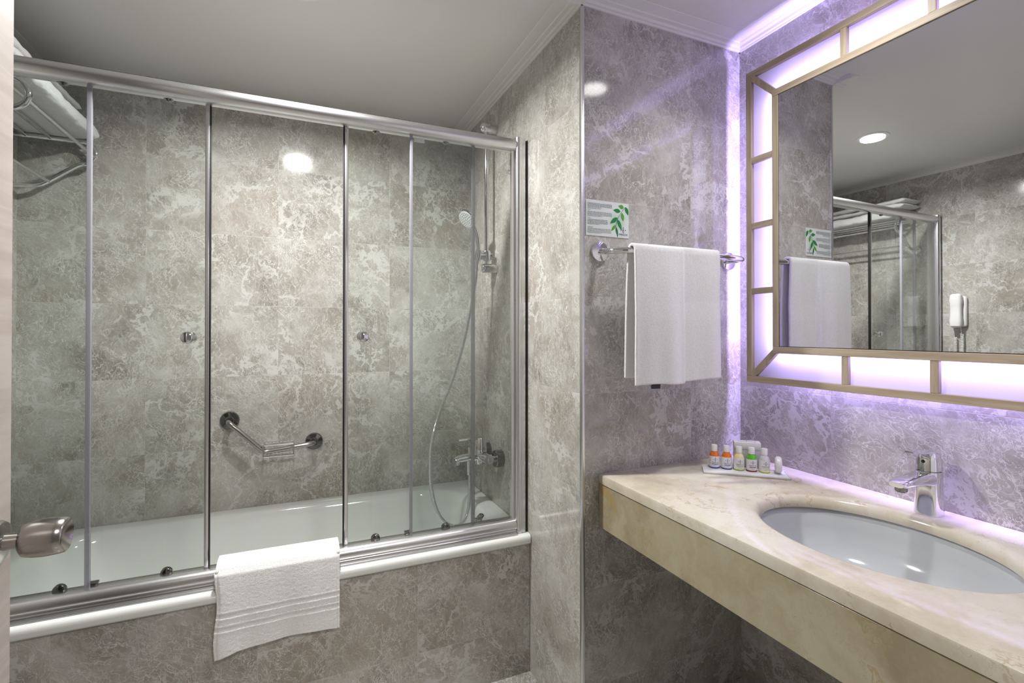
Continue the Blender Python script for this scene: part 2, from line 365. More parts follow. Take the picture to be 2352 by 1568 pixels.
def tag(o, label=None, cat=None, group=None, kind=None):
    if label: o['label'] = label
    if cat: o['category'] = cat
    if group: o['group'] = group
    if kind: o['kind'] = kind
    return o
def thing(name, label, cat, loc, rotz=0.0, group=None):
    """Empty at the thing's base; parts are given in world coordinates as if rotz were 0"""
    e = bpy.data.objects.new(name, None); COL.objects.link(e); e.location = loc; e.rotation_euler = (0, 0, rotz)
    e.empty_display_size = 0.05; e['_w'] = tuple(loc); return tag(e, label, cat, group)
def struct(name, mb, mat, parent=None, **k):
    o = mb.build(name, mat, parent)
    if parent is None: o['kind'] = 'structure'
    return o
def smooth_path(pts, it=2, closed=False):
    pts = [Vector(p) for p in pts]
    for _ in range(it):
        q = [] if closed else [pts[0]]
        rng = range(len(pts) if closed else len(pts) - 1)
        for i in rng:
            a, b = pts[i], pts[(i + 1) % len(pts)]
            q += [a * 0.75 + b * 0.25, a * 0.25 + b * 0.75]
        if not closed: q.append(pts[-1])
        pts = q
    return pts
def catmull(pts, n=8):
    pts = [Vector(p) for p in pts]; P = [pts[0] * 2 - pts[1]] + pts + [pts[-1] * 2 - pts[-2]]; out = []
    for i in range(1, len(P) - 2):
        for k in range(n):
            t = k / n; a, b, c, d = P[i - 1], P[i], P[i + 1], P[i + 2]
            out.append(0.5 * ((2 * b) + (c - a) * t + (2 * a - 5 * b + 4 * c - d) * t * t + (3 * b - a - 3 * c + d) * t ** 3))
    out.append(pts[-1]); return out
def text_geo(txt, size, width=None):
    cu = bpy.data.curves.new('t', 'FONT'); cu.body = txt; cu.size = size; cu.align_x = 'CENTER'; cu.align_y = 'CENTER'; cu.extrude = 0.0
    ob = bpy.data.objects.new('t', cu); COL.objects.link(ob)
    bpy.context.view_layer.update()
    dg = bpy.context.evaluated_depsgraph_get(); me = bpy.data.meshes.new_from_object(ob.evaluated_get(dg))
    vs = [v.co.copy() for v in me.vertices]; fs = [list(p.vertices) for p in me.polygons]
    bpy.data.objects.remove(ob); bpy.data.curves.remove(cu); bpy.data.meshes.remove(me)
    if width and vs:
        w = max(v.x for v in vs) - min(v.x for v in vs); k = width / w
        for v in vs: v.x *= k
    return vs, fs
def emblem_geo(s):
    """four round dots around a small woven cross"""
    vs, fs = [], []
    def disc(cx, cy, r, n=10):
        o = len(vs)
        for k in range(n): vs.append(Vector((cx + r * math.cos(2 * PI * k / n), cy + r * math.sin(2 * PI * k / n), 0)))
        fs.append(list(range(o, o + n)))
    def bar(x0, y0, x1, y1, w):
        o = len(vs); d = Vector((x1 - x0, y1 - y0, 0)).normalized(); p = Vector((-d.y, d.x, 0)) * w / 2; a = Vector((x0, y0, 0)); b = Vector((x1, y1, 0))
        vs.extend([a - p, b - p, b + p, a + p]); fs.append([o, o + 1, o + 2, o + 3])
    for dx, dy in ((0, 1), (0, -1), (1, 0), (-1, 0)): disc(dx * s * 0.42, dy * s * 0.42, s * 0.085)
    for k in (-1, 1):
        bar(-0.13 * s, k * 0.26 * s, 0.13 * s, -k * 0.02 * s - 0.0 * s, 0.05 * s); bar(-0.13 * s, -k * 0.02 * s, 0.13 * s, -k * 0.26 * s, 0.05 * s) if k > 0 else None
        bar(0.13 * s, k * 0.26 * s, -0.13 * s, -k * 0.02 * s, 0.05 * s)
    for dx in (-0.3, 0.3):
        for dy in (-0.22, 0.22): disc(dx * s * 0.8, dy * s, s * 0.03)
    return vs, fs

# ------------------------------------------------------------------ room shell
T = 0.10
struct('floor', MB().box(XL - T, XM + T, -1.2, YB + T, -T, 0.0), M['tile_floor'])
struct('ceiling', MB().box(XL - T, XM + T, YN - T, YB + T, ZC, ZC + T), M['paint'])
struct('wall_back', MB().box(XL - T, XS + T, YB, YB + T, 0, ZC), M['tile_back'])
struct('wall_left', MB().box(XL - T, XL, YN - T, YB, 0, ZC), M['tile_left'])
struct('wall_tub_end', MB().box(XS, XS + T, YS + T, YB, 0, ZC).box(XS, XS + T, YS + 0.0005, YS + T, 0, ZC), M['tile_side'])
struct('wall_towel', MB().box(XS + 0.0005, XM + T, YS, YS + T, 0, ZC), M['tile_towel'])
struct('wall_right', MB().box(XM, XM + T, YN - T, YS, 0, ZC), M['tile_mirror'])
struct('wall_near', MB().box(XL - T, -0.45, YN - T, YN, 0, ZC).box(0.46, XM + T, YN - T, YN, 0, ZC).box(-0.45, 0.46, YN - T, YN, 2.12, ZC), M['plaster'])
struct('wall_tub_front', MB().box(XL + 0.001, XS - 0.001, YT, YT + 0.03, 0, 0.4765), M['tile_front'])
struct('trim_1', MB().box(XS - 0.0025, XS + 0.006, YS - 0.0035, YS + 0.013, 0, ZCR, 0.001), M['alu'])
# crown moulding (distance from wall, height below ceiling)
CR = [(0, -0.021), (0.005, -0.021), (0.0075, -0.0165), (0.0145, -0.016), (0.0185, -0.0095), (0.031, -0.0085), (0.035, -0.0055), (0.070, -0.0012), (0.072, 0.0), (0, 0)]
def crown(name, ax, w, sgn, a, b):
    pr = [(w + sgn * d, ZC + z) for d, z in CR]
    struct(name, MB().extrude(pr, ax, a, b), M['plaster'])
crown('trim_2', 'y', XS, -1, YS - 0.070, YB); crown('trim_3', 'x', YS, -1, XS - 0.070, XM)
crown('trim_4', 'y', XM, -1, YN, YS); crown('trim_5', 'y', XL, 1, YN, YB)

# ------------------------------------------------------------------ downlights
def downlight(x, y, watts, label, spread=165.0):
    d = thing('downlight', label, 'ceiling light', (x, y, ZC), group=None)
    MB().lathe([(0.055, -0.004), (0.072, -0.004), (0.074, -0.001), (0.074, 0.0)], (x, y, ZC), n=48).build('trim_ring', M['white_plastic'], d)
    MB().lathe([(0.0, -0.0045), (0.055, -0.0045), (0.055, -0.001)], (x, y, ZC), n=48).build('diffuser', M['lamp'], d)
    l = bpy.data.lights.new('downlight_lamp', 'AREA'); l.shape = 'DISK'; l.size = 0.106; l.energy = watts; l.color = C_DOWN; l.spread = math.radians(spread)
    o = bpy.data.objects.new('downlight_lamp', l); COL.objects.link(o); o.parent = d; o.location = (0, 0, -0.012)
    return d
downlight(0.012, 1.582, P_DOWN[0], 'round recessed ceiling light in front of the bathtub, seen in the mirror')
downlight(1.15, 0.84, P_DOWN[1], 'round recessed ceiling light above the marble washbasin counter', 125.0)

# ------------------------------------------------------------------ bathtub
def rrect(x0, x1, y0, y1, r, n=12):
    pts = []
    for cx, cy, a0 in ((x1 - r, y1 - r, 0), (x0 + r, y1 - r, 90), (x0 + r, y0 + r, 180), (x1 - r, y0 + r, 270)):
        for k in range(n + 1):
            a = math.radians(a0 + 90 * k / n); pts.append((cx + r * math.cos(a), cy + r * math.sin(a)))
    return pts
bt = thing('bathtub', 'white enamel bathtub behind the glass sliding doors', 'bathtub', (-0.07, 2.04, 0.0))
b = MB(); rings = []
g = 0.0015
X0, X1, Y0, Y1 = XL + g, XS - g, 1.664, YB - g
rings.append((rrect(X0, X1, Y0 + 0.03, Y1, 0.004), 0.4775)); rings.append((rrect(X0, X1, Y0 + 0.004, Y1, 0.004), 0.478)); rings.append((rrect(X0, X1, Y0, Y1, 0.004), 0.484))
rings.append((rrect(X0, X1, Y0, Y1, 0.004), 0.500)); rings.append((rrect(X0, X1, Y0 + 0.003, Y1, 0.004), 0.507)); rings.append((rrect(X0, X1, Y0 + 0.010, Y1, 0.004), ZT))
a0, a1, c0, c1 = XL + 0.09, XS - 0.072, 1.772, 2.352
for i, (dl, dr, dy, z, r) in enumerate([(0.0, 0, 0, ZT, 0.20), (0.012, 0.008, 0.010, 0.507, 0.20), (0.024, 0.016, 0.018, 0.496, 0.20), (0.034, 0.022, 0.024, 0.475, 0.2), (0.085, 0.032, 0.034, 0.40, 0.19), (0.15, 0.045, 0.045, 0.30, 0.18), (0.22, 0.060, 0.06, 0.20, 0.16), (0.26, 0.08, 0.075, 0.155, 0.15), (0.32, 0.12, 0.11, 0.135, 0.12), (0.6, 0.4, 0.2, 0.13, 0.05)]):
    rings.append((rrect(a0 + dl, a1 - dr, c0 + dy, c1 - dy, r), z))
n = len(rings[0][0]); vs = []; fs = []
for pts, z in rings: vs += [(x, y, z) for x, y in pts]
for i in range(len(rings) - 1):
    for k in range(n): fs.append((i * n + k, i * n + (k + 1) % n, (i + 1) * n + (k + 1) % n, (i + 1) * n + k))
fs.append(tuple((len(rings) - 1) * n + k for k in range(n)))
b.add(vs, fs, True); b.build('tub_body', M['ceramic'], bt, ang=60)
ov = MB().lathe([(0.036, 0), (0.036, 0.006), (0.031, 0.012), (0.0, 0.013)], (0.7125, 1.945, 0.472), (-1, -0.1, 0.12), 32)
o_ = ov.build('overflow_cover', M['darkchrome'], bt)
MB().lathe([(0.019, 0), (0.021, 0.018), (0.019, 0.026), (0.0, 0.028)], (0.701, 1.943, 0.474), (-1, -0.1, 0.12), 28).build('overflow_knob', M['chrome'], bt)

# ------------------------------------------------------------------ shower enclosure
en = thing('shower_enclosure', 'aluminium framed glass sliding screen standing on the bathtub rim', 'shower screen', (-0.07, 1.72, ZT + 0.001))
XR0 = 0.757; XLj = XL + (XS - XR0)          # inner faces of the two jambs
def ell(cy, cz, hy, hz, n=40): return [(cy + hy * math.cos(2 * PI * k / n), cz + hz * math.sin(2 * PI * k / n)) for k in range(n)]
top = ell(1.7215, 1.9660, 0.031, 0.0250)
MB().extrude(top, 'x', XLj, XR0, True).build('top_rail', M['alu'], en, ang=50)
low = [(1.680, .5125), (1.680, .5165), (1.684, .5185), (1.693, .5195), (1.697, .523), (1.697, .527), (1.692, .529), (1.6885, .536), (1.6885, .544), (1.6915, .552), (1.697, .558), (1.705, .562), (1.716, .5635), (1.740, .562), (1.748, .556), (1.750, .548), (1.750, .5125)]
MB().extrude(low, 'x', XLj, XR0, True).build('bottom_rail', M['alu'], en, ang=50)
def jamb(flip):
    f = (lambda x: x) if not flip else (lambda x: XL + XS - x)
    pr = [(0.757, 1.752), (0.757, 1.702), (0.7585, 1.696), (0.762, 1.692), (0.768, 1.6895), (0.775, 1.690), (0.7785, 1.693), (0.780, 1.6945), (0.792, 1.6945), (0.796, 1.697), (0.797, 1.702), (0.797, 1.752)]
    pr = [(f(x), y) for x, y in pr]
    j = MB().extrude(pr, 'z', ZT + 0.001, 1.992, True).build('jamb', M['alu'], en, ang=40)
    MB().box(*sorted((f(0.7972), f(0.8045))), 1.700, 1.745, ZT + 0.001, 1.985).build('rubber_gasket', M['black'], j)
jamb(False); jamb(True)
YF, YSL = 1.7140, 1.7350
Z0g, Z1g = 0.553, 1.955
def pane(name, x0, x1, y, parent, mat='glass'):
    return MB().box(x0, x1, y - 0.0025, y + 0.0025, Z0g, Z1g).build(name, M[mat], parent)
# fixed panels with their clear edge strips
fr_ = pane('fixed_panel', 0.373, XR0 - 0.001, YF, en); MB().box(0.3625, 0.3725, YF - 0.006, YF + 0.006, Z0g, Z1g, 0.0015).build('edge_strip', M['seal'], fr_)
MB().box(0.744, XR0 - 0.0005, YF - 0.0045, YF + 0.0045, Z0g, Z1g).build('channel', M['alu'], fr_)
fl_ = pane('fixed_panel', XLj + 0.001, -0.5245, YF, en); MB().box(-0.524, -0.5125, YF - 0.006, YF + 0.006, Z0g, Z1g, 0.0015).build('edge_strip', M['seal'], fl_)
def slider(x0, x1, close_left, kx):
    """sliding door between x0 and x1; closing edge on the left or on the right"""
    d = pane('sliding_door', x0, x1, YSL, en)
    if close_left: e0, e1, t0, t1, g0, g1 = x0 - 0.012, x0, x1, x1 + 0.013, x0 - 0.0165, x0 - 0.012
    else: e0, e1, t0, t1, g0, g1 = x1, x1 + 0.012, x0 - 0.013, x0, x1 + 0.012, x1 + 0.0155
    MB().box(e0, e1, YSL - 0.007, YSL + 0.007, Z0g, Z1g, 0.002).build('closing_profile', M['alu'], d)
    MB().box(g0, g1, YSL - 0.0075, YSL + 0.0065, Z0g, Z1g, 0.001).build('magnetic_gasket', M['black'], d)
    MB().box(t0, t1, YSL - 0.006, YSL + 0.006, Z0g, Z1g, 0.002).build('trailing_seal', M['seal'], d)
    for sy in (-1, 1):
        MB().lathe([(0.012, 0.0025), (0.012, 0.006), (0.008, 0.008), (0.008, 0.014), (0.014, 0.017), (0.0175, 0.022), (0.0175, 0.027), (0.014, 0.032), (0.007, 0.0345), (0.0, 0.035)], (kx, YSL, 1.247), (0, sy, 0), 28).build('knob', M['chrome'], d)
    return d
d1 = slider(0.162, 0.594, True, 0.2095); d2 = slider(-0.70, -0.2475, False, -0.2885)
for d, xs in ((d1, (0.2508, 0.495)), (d2, (-0.3396, -0.5818))):
    for x in xs:
        for z, s in ((0.566, 1), (1.9435, -1)):
            MB().lathe([(0.015, 0.0), (0.015, 0.009), (0.013, 0.011), (0.0085, 0.012), (0.0, 0.0125)], (x, YSL - 0.003, z + (0.006 if s < 0 else 0)), (0, -1, 0), 24).build('roller', M['darkchrome'], d)
for x in (-0.512, 0.362):
    MB().box(x - 0.012, x + 0.012, 1.722, 1.746, 0.5625, 0.570, 0.002).build('guide_block', M['darkchrome'], en)
# small maker's tag and etched marks on the glass
MB().box(0.376, 0.4135, YF - 0.0042, YF - 0.0026, 1.921, 1.936, 0.0008).build('maker_tag', M['grey_plastic'], en)
tv, tf = text_geo('DEXTA', 0.010, 0.028)
MB().add([(0.395 + v.x, YF - 0.0045, 1.9285 + v.y) for v in tv], tf).build('tag_lettering', M['weave'], en)
for tx, tz, mk in ((0.7375, 1.905, 1), (-0.862, 0.605, 1)):
    mbx = MB()
    tv, tf = text_geo('TEMPER', 0.007)
    mbx.add([(tx + v.y, YF - 0.003, tz - 0.008 + v.x) for v in tv], tf)
    tv, tf = text_geo('CE', 0.017)
    mbx.add([(tx - 0.002 + v.y, YF - 0.003, tz - 0.042 + v.x) for v in tv], tf)
    mbx.build('etched_mark', M['ink'], en)

# ------------------------------------------------------------------ grab bar with soap tray
gb = thing('grab_bar', 'bent chrome grab bar with soap tray on the tiled wall above the bathtub', 'grab bar', (-0.1, YB, 0.80))
YG = YB - 0.065
for p in ((-0.2515, 0.889), (0.080, 0.772)):
    MB().lathe([(0.037, 0.0), (0.037, 0.006), (0.034, 0.011), (0.018, 0.014), (0.015, 0.018), (0.0, 0.018)], (p[0], YB, p[1]), (0, -1, 0), 36).build('wall_flange', M['darkchrome'], gb)
path = [(-0.2515, YB - 0.012, 0.889), (-0.2515, YG + 0.012, 0.889), (-0.243, YG, 0.881), (-0.215, YG - 0.004, 0.856), (-0.128, YG - 0.004, 0.766), (-0.112, YG - 0.004, 0.757), (-0.090, YG - 0.004, 0.757), (0.060, YG - 0.002, 0.7735), (0.076, YG + 0.010, 0.7745), (0.080, YB - 0.012, 0.772)]
MB().tube(smooth_path(path, 3), 0.0105, 18).build('bar', M['steel'], gb)
tr = MB()
for z in (0.786, 0.738):
    tr.tube([(-0.120, YG - 0.015, z), (-0.004, YG - 0.015, z)], 0.003, 8); tr.tube([(-0.120, YB - 0.02, z), (-0.004, YB - 0.02, z)], 0.0025, 8)
    for x in (-0.120, -0.004): tr.tube([(x, YG - 0.015, z), (x, YB - 0.02, z)], 0.0025, 8)
for x in (-0.120, -0.004): tr.tube([(x, YG - 0.015, 0.738), (x, YG - 0.015, 0.786)], 0.0028, 8); tr.tube([(x, YB - 0.02, 0.738), (x, YB - 0.02, 0.786)], 0.0028, 8)
for k in range(1, 8): tr.tube([(-0.120 + k * 0.0145, YG - 0.015, 0.738), (-0.120 + k * 0.0145, YB - 0.02, 0.738)], 0.0018, 8)
tr.build('soap_tray', M['chrome'], gb)

# ------------------------------------------------------------------ shower rail, hand shower, bath mixer on the end wall
YR = 2.02
sr = thing('shower_rail', 'chrome vertical shower rail on the tiled end wall of the bathtub', 'shower rail', (XS, YR, 1.85))
for z in (2.146, 1.537):
    MB().lathe([(0.0205, 0), (0.0205, 0.055), (0.0195, 0.062), (0.015, 0.069), (0.008, 0.073), (0, 0.074)], (XS - 0.0005, YR, z), (-1, 0, 0), 28).build('bracket', M['chrome'], sr)
MB().tube([(XS - 0.046, YR, 1.520), (XS - 0.046, YR, 2.150)], 0.0095, 18).build('riser_bar', M['chrome'], sr)
hx = XS - 0.046
MB().lathe([(0.017, -0.022), (0.019, -0.018), (0.019, 0.018), (0.017, 0.022)], (hx, YR, 1.590), (0, 0, 1), 24).tube([(hx + 0.030, YR - 0.005, 1.591), (hx + 0.012, YR, 1.590), (hx - 0.036, YR - 0.012, 1.584)], [0.0135, 0.0145, 0.0125], 20).tube([(hx - 0.041, YR - 0.014, 1.610), (hx - 0.047, YR - 0.012, 1.566)], [0.0165, 0.0150], 20).build('handset_holder', M['chrome'], sr)
hs = thing('hand_shower', 'chrome hand shower hooked on the shower rail with long metal hose', 'hand shower', (hx - 0.045, YR, 1.60))
hp = [(hx - 0.050, YR - 0.012, 1.548), (hx - 0.045, YR - 0.013, 1.590), (hx - 0.046, YR - 0.016, 1.64), (hx - 0.058, YR - 0.020, 1.69), (hx - 0.078, YR - 0.022, 1.732), (hx - 0.096, YR - 0.022, 1.752)]
MB().tube(catmull(hp, 6), [0.0085 + 0.0045 * min(1, i / 12) for i in range(31)], 18).build('handle', M['chrome'], hs)
nrm = Vector((-0.74, -0.30, -0.62)).normalized(); hc = Vector((hx - 0.090, YR - 0.024, 1.742))
MB().lathe([(0.0, -0.016), (0.020, -0.014), (0.034, -0.006), (0.0425, 0.004), (0.0435, 0.011), (0.041, 0.014), (0.0, 0.014)], hc, nrm, 40).build('shower_head', M['chrome'], hs)
fp = MB().lathe([(0.038, 0.0142), (0.038, 0.0158), (0.0, 0.0162)], hc, nrm, 36)
fp.build('spray_plate', M['grey_plastic'], hs)
uu = nrm.orthogonal().normalized(); ww = nrm.cross(uu); nz = MB()
for rr, cnt in ((0.007, 5), (0.016, 10), (0.025, 16), (0.033, 22)):
    for k in range(cnt):
        a = 2 * PI * k / cnt; c = hc + nrm * 0.0165 + uu * rr * math.cos(a) + ww * rr * math.sin(a); nz.sphere(c, 0.0016, 8)
nz.build('nozzles', M['white_plastic'], hs)['kind'] = 'stuff'
hose = [(hx - 0.050, YR - 0.012, 1.548), (hx - 0.051, YR - 0.010, 1.50), (hx - 0.060, YR, 1.42), (0.668, 2.03, 1.25), (0.618, 2.03, 1.08), (0.552, 2.03, 0.915), (0.522, 2.03, 0.80), (0.516, 2.03, 0.70), (0.522, 2.03, 0.60), (0.545, 2.03, 0.515), (0.580, 2.03, 0.462), (0.625, 2.03, 0.440), (0.663, 2.03, 0.455), (0.682, 2.03, 0.505), (0.688, 2.03, 0.58), (0.688, 2.03, 0.655)]
hpth = catmull(hose, 10)
# resample for the ribbed winding
L = [0]
for i in range(1, len(hpth)): L.append(L[-1] + (hpth[i] - hpth[i - 1]).length)
NR = 300; rs = []; rp = []
j = 0
for i in range(NR * 4 + 1):
    s = L[-1] * i / (NR * 4)
    while j < len(L) - 2 and L[j + 1] < s: j += 1
    t = (s - L[j]) / max(1e-9, L[j + 1] - L[j]); rp.append(hpth[j].lerp(hpth[j + 1], t)); rs.append(0.0080 if i % 4 in (0, 1) else 0.0056)
MB().tube(rp, rs, 12).build('hose', M['chrome'], hs, ang=180)
MB().tube([rp[0] + Vector((0.0, 0, 0.014)), rp[20]], [0.0085, 0.0088], 16).build('hose_nut', M['chrome'], hs)

bm_ = thing('bath_mixer', 'chrome single lever bath mixer on the end wall above the bathtub', 'bath mixer', (XS, 2.03, 0.72))
for y in (1.955, 2.105):
    MB().lathe([(0.036, 0.0), (0.036, 0.030), (0.033, 0.033), (0.0, 0.033)], (XS - 0.0005, y, 0.726), (-1, 0, 0), 36).build('wall_rose', M['darkchrome'], bm_)
    MB().lathe([(0.013, 0.03), (0.013, 0.045), (0.020, 0.047), (0.020, 0.062), (0.015, 0.064), (0, 0.064)], (XS, y, 0.726), (-1, 0, 0), 24).build('union_nut', M['chrome'], bm_)
MB().tube([(XS - 0.062, 1.945, 0.726), (XS - 0.064, 2.03, 0.728), (XS - 0.062, 2.115, 0.726)], [0.019, 0.024, 0.019], 24).lathe([(0.024, -0.028), (0.0265, -0.01), (0.0265, 0.030), (0.024, 0.034), (0, 0.034)], (XS - 0.068, 2.03, 0.722), (0, 0, 1), 28).build('mixer_body', M['chrome'], bm_)
sp = MB().tube([(XS - 0.075, 2.03, 0.722), (XS - 0.12, 2.03, 0.726), (XS - 0.165, 2.03, 0.722), (XS - 0.182, 2.03, 0.716)], [0.019, 0.016, 0.0155, 0.0145], 20).lathe([(0.012, 0), (0.012, 0.014), (0, 0.014)], (XS - 0.168, 2.03, 0.712), (0, 0, -1), 20)
sp.build('spout', M['chrome'], bm_)
MB().tube([(XS - 0.119, 2.03, 0.735), (XS - 0.119, 2.03, 0.768)], [0.0055, 0.0075], 14).build('diverter_knob', M['chrome'], bm_)
MB().tube([(XS - 0.120, 2.03, 0.712), (XS - 0.120, 2.03, 0.650)], [0.0105, 0.009], 16).build('hose_outlet', M['chrome'], bm_)
lv = MB().lathe([(0.0265, 0.0), (0.0255, 0.012), (0.0215, 0.044), (0.019, 0.049), (0, 0.050)], (XS - 0.068, 2.03, 0.757), (0, 0, 1), 28)
lv.box(XS - 0.172, XS - 0.055, 2.018, 2.042, 0.796, 0.8065, 0.004)
lv.build('lever', M['chrome'], bm_)

# ------------------------------------------------------------------ towel rack on the left wall, with folded towels
tk = thing('towel_rack', 'chrome towel rack on the left wall over the far end of the bathtub', 'towel rack', (XL, 2.08, 1.90))
def side(y):
    pts = [(XL + 0.002, y, 1.975), (-0.78, y, 1.975), (-0.745, y, 1.975)]
    for k in range(0, 9):
        a = math.radians(80 - 22 * k); pts.append((-0.733 + 0.042 * math.cos(a), y, 1.933 + 0.042 * math.sin(a)))
    pts += [(-0.775, y, 1.862), (-0.835, y, 1.812), (-0.86, y, 1.797), (XL + 0.002, y, 1.790)]
    return pts
NYk, FYk = 1.83, 2.35
for y in (NYk, FYk):
    MB().tube(smooth_path(side(y), 2), 0.0085, 16).build('side_frame', M['chrome'], tk)
    for z in (1.975, 1.790): MB().lathe([(0.024, 0), (0.024, 0.006), (0.012, 0.010), (0, 0.010)], (XL, y, z), (1, 0, 0), 24).build('wall_flange', M['chrome'], tk)
for x, z in ((-0.755, 1.975), (-0.825, 1.975), (-0.895, 1.975), (-0.695, 1.920), (-0.83, 1.815)):
    MB().tube([(x, NYk, z), (x, FYk, z)], 0.006, 12).build('rod', M['chrome'], tk)

def disp(o, scale, strength, depth=2):
    tx = bpy.data.textures.new('terry_clouds', 'CLOUDS'); tx.noise_scale = scale; tx.noise_depth = depth
    mo = o.modifiers.new('terry_pile', 'DISPLACE'); mo.texture = tx; mo.texture_coords = 'GLOBAL'; mo.strength = strength; mo.mid_level = 0.5
def folded(name, label, x0, x1, y0, y1, z0, z1, layers, droop=0.0):
    b = MB(); nu, nv = 60, 72; hz = (z1 - z0) / layers
    for L_ in range(layers):
        za, zb = z0 + hz * L_, z0 + hz * (L_ + 1) - 0.001
        vs = []; fs = []
        for i in range(nv + 1):
            y = y0 + (y1 - y0) * i / nv
            ey = min(1.0, min(i, nv - i) / 4.0 + 0.25)
            for k in range(nu):
                a = 2 * PI * k / nu; ca, sa = math.cos(a), math.sin(a)
                ex, ez = 0.28, 0.75
                px = math.copysign(abs(ca) ** ex, ca); pz = math.copysign(abs(sa) ** ez, sa)
                x = (x0 + x1) / 2 + px * (x1 - x0) / 2 * (0.985 + 0.015 * math.sin(5 * y + L_)) * (0.97 + 0.03 * ey)
                z = (za + zb) / 2 + pz * (zb - za) / 2 * ey
                f = max(0.0, (x - (x0 + (x1 - x0) * 0.62)) / (x1 - x0))
                z -= droop * f * f * 6
                z += 0.004 * math.sin(17 * y + 3 * L_) * max(0, pz)
                vs.append((x, y, z))
        for i in range(nv):
            for k in range(nu): fs.append((i * nu + k, i * nu + (k + 1) % nu, (i + 1) * nu + (k + 1) % nu, (i + 1) * nu + k))
        fs.append(tuple(range(nu - 1, -1, -1))); fs.append(tuple(nv * nu + k for k in range(nu)))
        b.add(vs, fs, True)
    o = b.build(name, M['terry'], None, ang=80); disp(o, 0.010, 0.004); disp(o, 0.05, 0.010); return tag(o, label, 'towel', 'folded bath towels on the chrome rack')
folded('bath_towel', 'large folded white bath towel lying directly on the rods of the chrome rack', XL + 0.012, -0.682, 1.835, 2.365, 1.985, 2.046, 1, 0.008)
folded('bath_towel', 'folded white bath towel on top of the other towel on the chrome rack', XL + 0.015, -0.730, 1.80, 2.34, 2.054, 2.114, 2, 0.004)

# ------------------------------------------------------------------ terry towels
def drape(name, sec, x0, x1, nx, thick, mat, off, parent=None, dens=0.004):
    """sec: (y,z) polyline of the sheet; off(u, s, x, y, z) -> displaced point"""
    pts = []; 
    for i in range(len(sec) - 1):
        a, b = Vector(sec[i]), Vector(sec[i + 1]); m_ = max(1, int((b - a).length / dens))
        for k in range(m_): pts.append(a.lerp(b, k / m_))
    pts.append(Vector(sec[-1])); ns = len(pts); vs = []; fs = []
    for i, p in enumerate(pts):
        for j in range(nx + 1):
            u = j / nx; vs.append(off(u, i / (ns - 1), x0 + (x1 - x0) * u, p.x, p.y))
    for i in range(ns - 1):
        for j in range(nx): fs.append((i * (nx + 1) + j, i * (nx + 1) + j + 1, (i + 1) * (nx + 1) + j + 1, (i + 1) * (nx + 1) + j))
    o = MB().add(vs, fs, True).build(name, mat, parent, autos=False)
    so = o.modifiers.new('thickness', 'SOLIDIFY'); so.thickness = thick; so.offset = 0; so.use_rim = True
    return o
# hand towel on the curved bar beside the mirror
bx = lambda r: [(1.200 - r * math.sin(math.radians(a)), 1.505 + r * math.cos(math.radians(a))) for a in (90, 65, 40, 20, 0, -20, -40, -65, -90)]
sec = [(1.172, 1.109), (1.174, 1.30), (1.180, 1.44)] + bx(0.0165) + [(1.222, 1.42), (1.226, 1.30), (1.228, 1.125)]
def off_hand(u, s, x, y, z):
    front = max(0.0, 1.0 - s / 0.46); drop = max(0.0, 1.505 - z) / 0.4
    yy = y; xx = x
    if s < 0.5:
        step = 1 / (1 + math.exp(-(x - 1.0885) / 0.0016)); yy += 0.013 * step * min(1, 0.25 + drop * 2)
        yy += 0.0075 * math.sin((x - 0.9) * 36 + 0.6) * min(1, 0.2 + drop) + 0.003 * math.sin((x - 0.9) * 75 + 1) * drop
        xx += 0.006 * drop * (u - 0.1)
        zz = z + (0.005 * u + 0.003 * math.sin(u * 9) + 0.004 * step - 0.003) * drop * drop
    else:
        xx -= 0.004 * drop; zz = z
    return (xx, yy, zz)
ht = drape('hand_towel', sec, 0.908, 1.238, 110, 0.008, M['terry'], off_hand)
disp(ht, 0.0045, 0.0014); tag(ht, 'white hand towel hanging over the curved chrome bar next to the mirror', 'towel')
tagm = MB().box(0.968, 1.002, 1.186, 1.1875, 1.094, 1.128).build('care_label', M['black'], ht)
# curved bar
tb = thing('towel_bar', 'bow shaped chrome towel bar on the marble wall beside the mirror', 'towel bar', (1.14, YS, 1.51))
for x in (0.866, 1.402):
    MB().lathe([(0.031, 0), (0.031, 0.003), (0.029, 0.0035), (0.029, 0.005), (0.031, 0.006), (0.030, 0.010), (0.022, 0.013), (0, 0.014)], (x, YS - 0.0003, 1.511), (0, -1, 0), 36).build('wall_flange', M['chrome'], tb)
arc = [(0.866, YS - 0.010, 1.511), (0.868, 1.270, 1.508), (0.882, 1.232, 1.506), (0.915, 1.207, 1.505), (0.98, 1.2, 1.505), (1.14, 1.2, 1.505), (1.27, 1.2, 1.505), (1.345, 1.207, 1.505), (1.385, 1.232, 1.506), (1.400, 1.270, 1.508), (1.402, YS - 0.010, 1.511)]
MB().tube(catmull(arc, 6), 0.0095, 18).build('bar', M['chrome'], tb)

